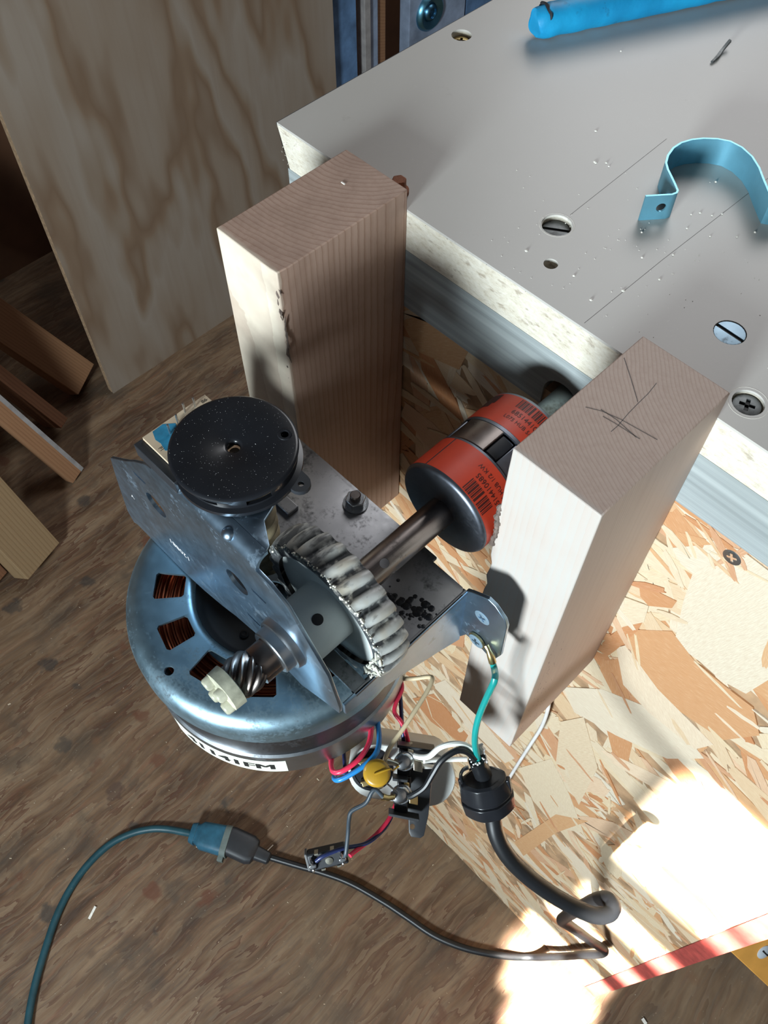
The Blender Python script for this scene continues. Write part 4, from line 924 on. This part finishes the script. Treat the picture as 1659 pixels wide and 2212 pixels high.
obj('conductor', M().tube([(248.9,-115.1,-147.0), (244.8,-116.9,-141.3), (241.5,-120.6,-139.1), (239.6,-127.6,-141.3), (240.2,-133.8,-146.6), (240.9,-139.4,-151.8), (239.1,-144.2,-156.6), (237.7,-146.1,-159.2)], 1.5, 10, 6), BLACKR, pc, label='black insulated conductor')
obj('conductor', M().tube([(232.1,-92.0,-99.3), (234.7,-93.0,-102.3), (239.9,-100.3,-91.7), (240.1,-103.1,-106.0), (241.3,-107.6,-117.9), (243.3,-111.0,-128.5), (246.0,-113.0,-137.7), (249.6,-113.6,-149.0)], [1.35, 1.5, 1.5, 1.5, 1.5, 1.5, 1.5, 1.5], 10, 6), GREENW, pc, label='green earth conductor')
pl0, pl1 = Vector((-4.8,-194.9,-926.0)), Vector((34.5,-177.9,-930.0))
d = (pl1-pl0).normalized(); sd = Vector((-d.y, d.x, 0)).normalized()
def tapered(org, d, sd, secs, n=20, sq=.5):
    m = M(); rows = []; uz = d.cross(sd)
    for h, w_, t_ in secs:
        ring = []
        for j in range(n):
            t = 2*pi*j/n; cx_, sx_ = cos(t), sin(t); ring.append(org+d*h+sd*w_*math.copysign(abs(cx_)**sq, cx_)+uz*t_*math.copysign(abs(sx_)**sq, sx_))
        rows.append(ring)
    return m.rings(rows)
obj('plug', tapered(pl0, d, sd, [(-6, 17, 11.5), (0, 18, 12), (26, 18, 11.5), (33, 15, 10), (35, 9, 8), (52, 7.5, 7), (54, 5, 5)]), BLACKM, pc, bevel=.4, label='black moulded plug')
ec = thing('extension_cord', (-39.5,-215.4,-940.0), 'dusty teal extension cord with its blue socket on the plywood floor', 'cord')
obj('cable', M().tube([(-43.7,-221.2,-930.0), (-59.9,-231.8,-933.0), (-78.0,-244.7,-935.0), (-92.7,-259.6,-935.0), (-105.2,-279.8,-935.0), (-113.7,-306.3,-935.0), (-113.6,-338.4,-935.0), (-105.5,-371.7,-935.0), (-89.5,-404.7,-935.0), (-65.2,-438.5,-935.0), (-43.2,-465.6,-935.0), (-15.3,-492.9,-935.0), (27.2,-526.1,-935.0)], 4.6, 12, 8), TEALC, ec, smooth=70)
so, s1_ = Vector((-41.3,-220.0,-926.0)), Vector((-4.7,-196.5,-926.0))
d2 = (s1_-so).normalized(); sd2 = Vector((-d2.y, d2.x, 0)).normalized(); LL = (s1_-so).length
obj('socket', tapered(so, d2, sd2, [(-9, 12, 9), (-2, 14, 11), (-1.5, 12, 10), (1, 13, 11), (6, 17, 12.5), (LL-8, 18.5, 13)]), BLUEPLUG, ec, bevel=.4, label='dusty blue socket body')
obj('socket_rim', tapered(so, d2, sd2, [(LL-9, 19.3, 13.4), (LL-1, 19.5, 13.4)]).add(*(lambda q: (q.v, q.f))(M().box(LL-10, LL-3, -25, -18, -6, 4).frame(so, d2, sd2, d2.cross(sd2)))), PLUGRIM, ec, bevel=.4, label='greyish front rim of socket')

wire('hanging_string', [(232.6,-4.0,-303.7), (236.3,-5.0,-321.2), (238.2,-7.0,-351.3), (236.8,-9.0,-392.1), (234.5,-10.0,-445.2), (232.7,-11.0,-495.7), (231.2,-11.0,-548.1)], 1.35, STRINGM, 'white cord hanging below the right upright against the strand board', 'string')

# ------------------------------------------------------------------ things on the bench top
H = 12.5
tp = [(160.9,66.5,12.5), (164.7,71.2,12.5), (168.1,75.3,12.5), (168.8,77.6,12.5), (168.2,79.1,12.5), (164.7,81.9,12.5), (160.8,84.8,12.5), (157.2,87.4,12.5), (153.9,90.6,12.5), (151.5,95.4,12.5), (150.1,101.3,12.5), (150.4,106.8,12.5), (152.4,112.0,12.5), (155.5,116.4,12.5), (160.0,120.5,12.5), (165.0,123.1,12.5), (171.0,123.1,12.5), (177.7,120.8,12.5), (184.0,116.5,12.5), (189.8,111.0,12.5), (196.1,105.4,12.5), (199.2,102.7,12.5), (201.1,103.8,12.5), (205.3,111.4,12.5)]
P = [Vector((p[0], p[1], 0)) for p in tp]; L_, R_ = [], []
for i, p in enumerate(P):
    t = (P[min(i+1, len(P)-1)]-P[max(i-1, 0)]).normalized(); n = Vector((-t.y, t.x, 0)); L_.append(p+n*.45); R_.append(p-n*.45)
strap = tag(obj('conduit_strap', M().prism([(p.x, p.y) for p in L_+R_[::-1]], 'z', .05, H), STRAPM, smooth=50), 'bent galvanised pipe strap standing on edge on the grey bench top', 'pipe strap')
hc = (P[0]+P[2])/2; hd = (P[2]-P[0]).normalized(); hn = Vector((-hd.y, hd.x, 0))
cut(strap, [M().tube([Vector((165.8,73.1,6.2))-hn*4, Vector((165.8,73.1,6.2))+hn*4], 2.15, 18)], 50)
A, B = Vector((40.1,142.5,8.2)), Vector((100.0,275.4,9.5))
d = (B-A).normalized(); e1 = Vector((-d.y, d.x, 0)).normalized(); e2 = Vector((0, 0, 1)); rows = []
LB = (B-A).length
for i in range(40):
    u = i/39; h = LB*1.25*u**1.5; r = 7.9+.9*min(1, h/90)
    if h < 7: r *= .72+.28*(h/7)**.4
    row = []
    for j in range(30):
        t = 2*pi*j/30; w_ = r*(1+.05*sin(3*t+h*.4)*(1 if h < 10 else .25)+.02*sin(h*.35))
        row.append(A+d*(h-3+(1.2*sin(2*t) if i == 0 else 0))+e1*w_*cos(t)+e2*max(-8.1 if h < LB else -9, w_*sin(t)))
    rows.append(row)
bh = tag(obj('blue_sleeve', M().rings(rows), BLUER, smooth=50), 'bright blue rubber handle sleeve with a torn end lying on the bench top', 'handle')
obj('torn_slit', M().tube([A+d*(2.0+.5*sin(k*2.3))+e1*8.1*cos(t)+e2*8.1*sin(t) for k, t in enumerate([radians(a) for a in (28, 45, 62, 80, 98, 116, 134, 150)])], [.15, .5, .9, .7, 1.0, .6, .8, .2], 6, 3), BLACKM, bh, label='dark tear across the sleeve end')
obj('inner_handle', M().tube([A+d*22+e1*8.5+e2*1, A+d*60+e1*9.4+e2*2, A+d*160+e1*11+e2*3], 2.4, 10, 5), BLACKM, bh)
c = Vector((115.4,195.3,0.5)); q = Vector((115.8,187.2,0.0)); d = (Vector((113.4,205.1,0.0))-q)
wire('metal_sliver', [q+Vector((0, 0, .8)), q+d*.3+Vector((.3, .2, 1.2)), q+d*.62+Vector((-.3, .3, 1.6)), q+d+Vector((0, 0, 3.4))], [.8, 1.1, .9, 1.0], SCREWDARK, 'small dark curled metal sliver lying behind the pipe strap', 'sliver', 3, 5)

# ------------------------------------------------------------------ things behind and around
ply = thing('plywood_sheet', (-735, 400, -940), 'large fir plywood sheet standing on edge to the left of the bench', 'plywood')
obj('face_veneer', M().box(-733, -731, 133, 681, -940, 260), PLYF, ply, smooth=0)
obj('core_plies', M().box(-736, -733, 133.5, 680.5, -940, 260).box(-739, -736, 132.8, 681, -940, 260).box(-742, -739, 133.5, 680.5, -940, 260).box(-745, -742, 133, 681, -940, 260), PLYE, ply, smooth=0)
def lean(name, end, ray_pt, w, t, side, mats, label, L=900, edge=None):
    A, B = Vector(end), Vector(ray_pt); d = (B-A).normalized(); sd = Vector(side); sd = (sd-d*sd.dot(d)).normalized(); u = d.cross(sd)
    if u.z < 0: sd = -sd; u = d.cross(sd)
    L = min(1150, (A.x+1096)/max(.05, -d.x))
    lift = -940-min((A+sd*a*w/2-u*t*q).z for a in (-1, 1) for q in (0, 1))
    o = tag(obj(name, M().box(0, L, -w/2, w/2, -t, 0), mats, bevel=1.0), label, 'board')
    rot = Matrix((d, sd, u)).transposed()
    def place(q, c): q.matrix_world = Matrix.Translation(W(A+rot @ Vector(c)+Vector((0, 0, lift)))) @ rot.to_4x4()
    place(o, (L/2, 0, -t/2))
    if edge:
        k = -1 if (sd.y > 0) == (edge < 0) else 1
        e = obj('grey_edge', M().box(0, L+2, -w/2, w/2, -.2, .4) if False else M().box(0, L+1, -7, 0, -t, .3), GREYEDGE); e.parent = o
        e.location = (.0005, (k*w/2+3)*.001, 0)
    return o
lean('lumber_board', (-767.7,111.0,-938.0), (-842.2,39.0,-789.7), 62, 34, (-.3, 1, 0), BRNBOARD, 'wide brown board leaning at the foot of the plywood sheet', 520)
lean('lumber_board', (-710.5,29.7,-938.0), (-768.4,-15.3,-811.1), 21, 55, (-.3, 1, 0), REDWOOD, 'narrow dark red board leaning between two wider boards', 480)
lean('lumber_board', (-620.9,-10.7,-938.0), (-671.4,-56.1,-766.1), 30, 20, (-.3, 1, 0), BRNBOARD, 'brown leaning board with a grey edge', 560, 1)
lean('lumber_board', (-516.0,-138.4,-938.0), (-571.5,-148.1,-839.3), 75, 36, (-.45, 1, 0), TANBOARD, 'pale pine board leaning nearest the motor on the left', 420)
lean('lumber_board', Vector((-516.0,-138.4,-938.0))+Vector((-20, -68, 0)), Vector((-571.5,-148.1,-839.3))+Vector((-20, -68, 0)), 40, 30, (-.45, 1, 0), REDWOOD, 'reddish board end under the pale pine board', 300)
def plank(y0, y1, x, t, mat, label, name='wall_plank'):
    return tag(obj(name, M().box(x-t, x, y0, y1, -940, 300), mat, bevel=1.5), label, 'plank')
plank(684, 746, -748, 22, BLUEPAINT, 'worn blue painted plank just right of the plywood sheet')
plank(768, 782, -752, 20, GREYEDGE, 'thin pale batten in the gap between blue planks')
plank(784, 806, -760, 20, PALEBLUE, 'narrow grey-blue plank beside the pale batten')
plank(808, 832, -768, 20, BRNBOARD, 'narrow reddish brown plank behind the bench corner')
plank(834, 862, -800, 20, DARKP, 'dark plank in the shadow left of the round fitting')
pp = plank(866, 1010, -745, 24, PALEBLUE, 'pale blue plank with a round metal fitting')
kc = Vector((-745.0,914.7,-584.6))
rf = thing('round_fitting', (kc.x, kc.y, kc.z), 'round blue metal fitting with concentric rings on the pale blue plank', 'fitting')
obj('dish', M().lathe([(32, 0), (31, 5), (26, 9), (20, 6), (15, 3.5), (14.5, .2)], (kc.x, kc.y, kc.z), 'x', 40), metal('blue_pressed_metal', (.16, .42, .58), .35), rf, smooth=50)
obj('boss', M().lathe([(15, 0), (14, 6), (9, 9), (8, 5), (3, 4.5)], (kc.x, kc.y, kc.z), 'x', 30), metal('dark_blue_metal', (.10, .26, .40), .35), rf, smooth=50)
plank(1016, 1090, -748, 24, BLUEPAINT, 'dark blue plank at the bench back edge right of the fitting')
# orange bar and pale scrap under the right end of the panel
ob = thing('orange_bar', (485.4,91.5,-720.0), 'orange bar with a round metal screw beside the red panel edge', 'bar')
O1, O2 = Vector((479.9,116.4,-730.9)), Vector((564.7,147.1,-825.9))
obj('bar_body', M().beam(O1-(O2-O1)*.15, O2+(O2-O1)*.6, 52, 14, (O2-O1).cross(Vector((.3, -.4, .87)))), ORANGE, ob, bevel=1)
bd = (O2-O1).normalized(); bs = bd.cross(Vector((.3, -.4, .87))); bs = (bs-bd*bs.dot(bd)).normalized(); bu = bd.cross(bs)
if bu.z < 0: bu = -bu
sp_ = Vector((507.1,126.5,-768.0)); sp_ = sp_-bu*(sp_-O1).dot(bu)
ws = obj("screw", M().lathe([(8.5, -1), (8.5, .6), (6.5, 1.6), (2.5, 2.2)], (0, 0, 0), n=24).frame(sp_, bd, bs, bu), plain('pale_zinc', (.5, .54, .58), .5), ob, smooth=40, label='round metal screw head')
obj('slot_shade', M().box(-6, 6, -.8, .8, 1.2, 2.35).frame(sp_, bd, bs, bu), INK, ws, smooth=0)  # black bar standing in for a shaded slot in the head
# splinters and sawdust on the floor
GS = 'wood splinters on the floor'
for k, (a, b, th, lab) in enumerate((((-60.2,-378.1,-938.0), (-66.5,-364.2,-938.0), 3.0, 'pale wood splinter on the floor left of the teal cable bend'), ((33.0,-170.8,-938.0), (32.7,-158.9,-938.0), 1.2, 'thin golden shaving beside the black plug'), ((-35.2,-230.4,-938.0), (-30.1,-227.7,-938.0), 2.2, 'tiny pale chip in front of the blue socket'), ((483.6,22.7,-938.0), (490.0,21.2,-938.0), 3.4, 'pale chip at the bottom edge below the sunlit patch'))):
    A, B = Vector(a), Vector(b); tag(obj('wood_splinter', M().beam(A, B, th, 1.6, (B-A).cross(Vector((0, 0, 1)))), CRUMB), lab, 'splinter', GS)
dm = M()
for k in range(420):
    x, y = rnd.uniform(-450, 620), rnd.uniform(-420, 200)
    if y > -6 and x > 0: continue
    s_ = rnd.uniform(.35, 1.0)*(2.4 if rnd.random() < .04 else 1); a = rnd.uniform(0, pi); u = Vector((cos(a), sin(a), 0)); v = Vector((-sin(a), cos(a), 0))*rnd.uniform(.25, .5); p = Vector((x, y, -939.9))
    dm.add([p-u*s_-v*s_, p+u*s_-v*s_, p+u*s_+v*s_+Vector((0, 0, .5)), p-u*s_+v*s_+Vector((0, 0, .4))], [(0, 1, 2, 3)])
sd_ = obj('sawdust', dm, plain('sawdust', (.46, .37, .26), .8, 0, .3, 200), smooth=0, fix=False); sd_['kind'] = 'stuff'; tag(sd_, 'scattered pale sawdust crumbs on the plywood floor', 'sawdust')

for o in COL.objects:
    if '_w' in o: del o['_w']
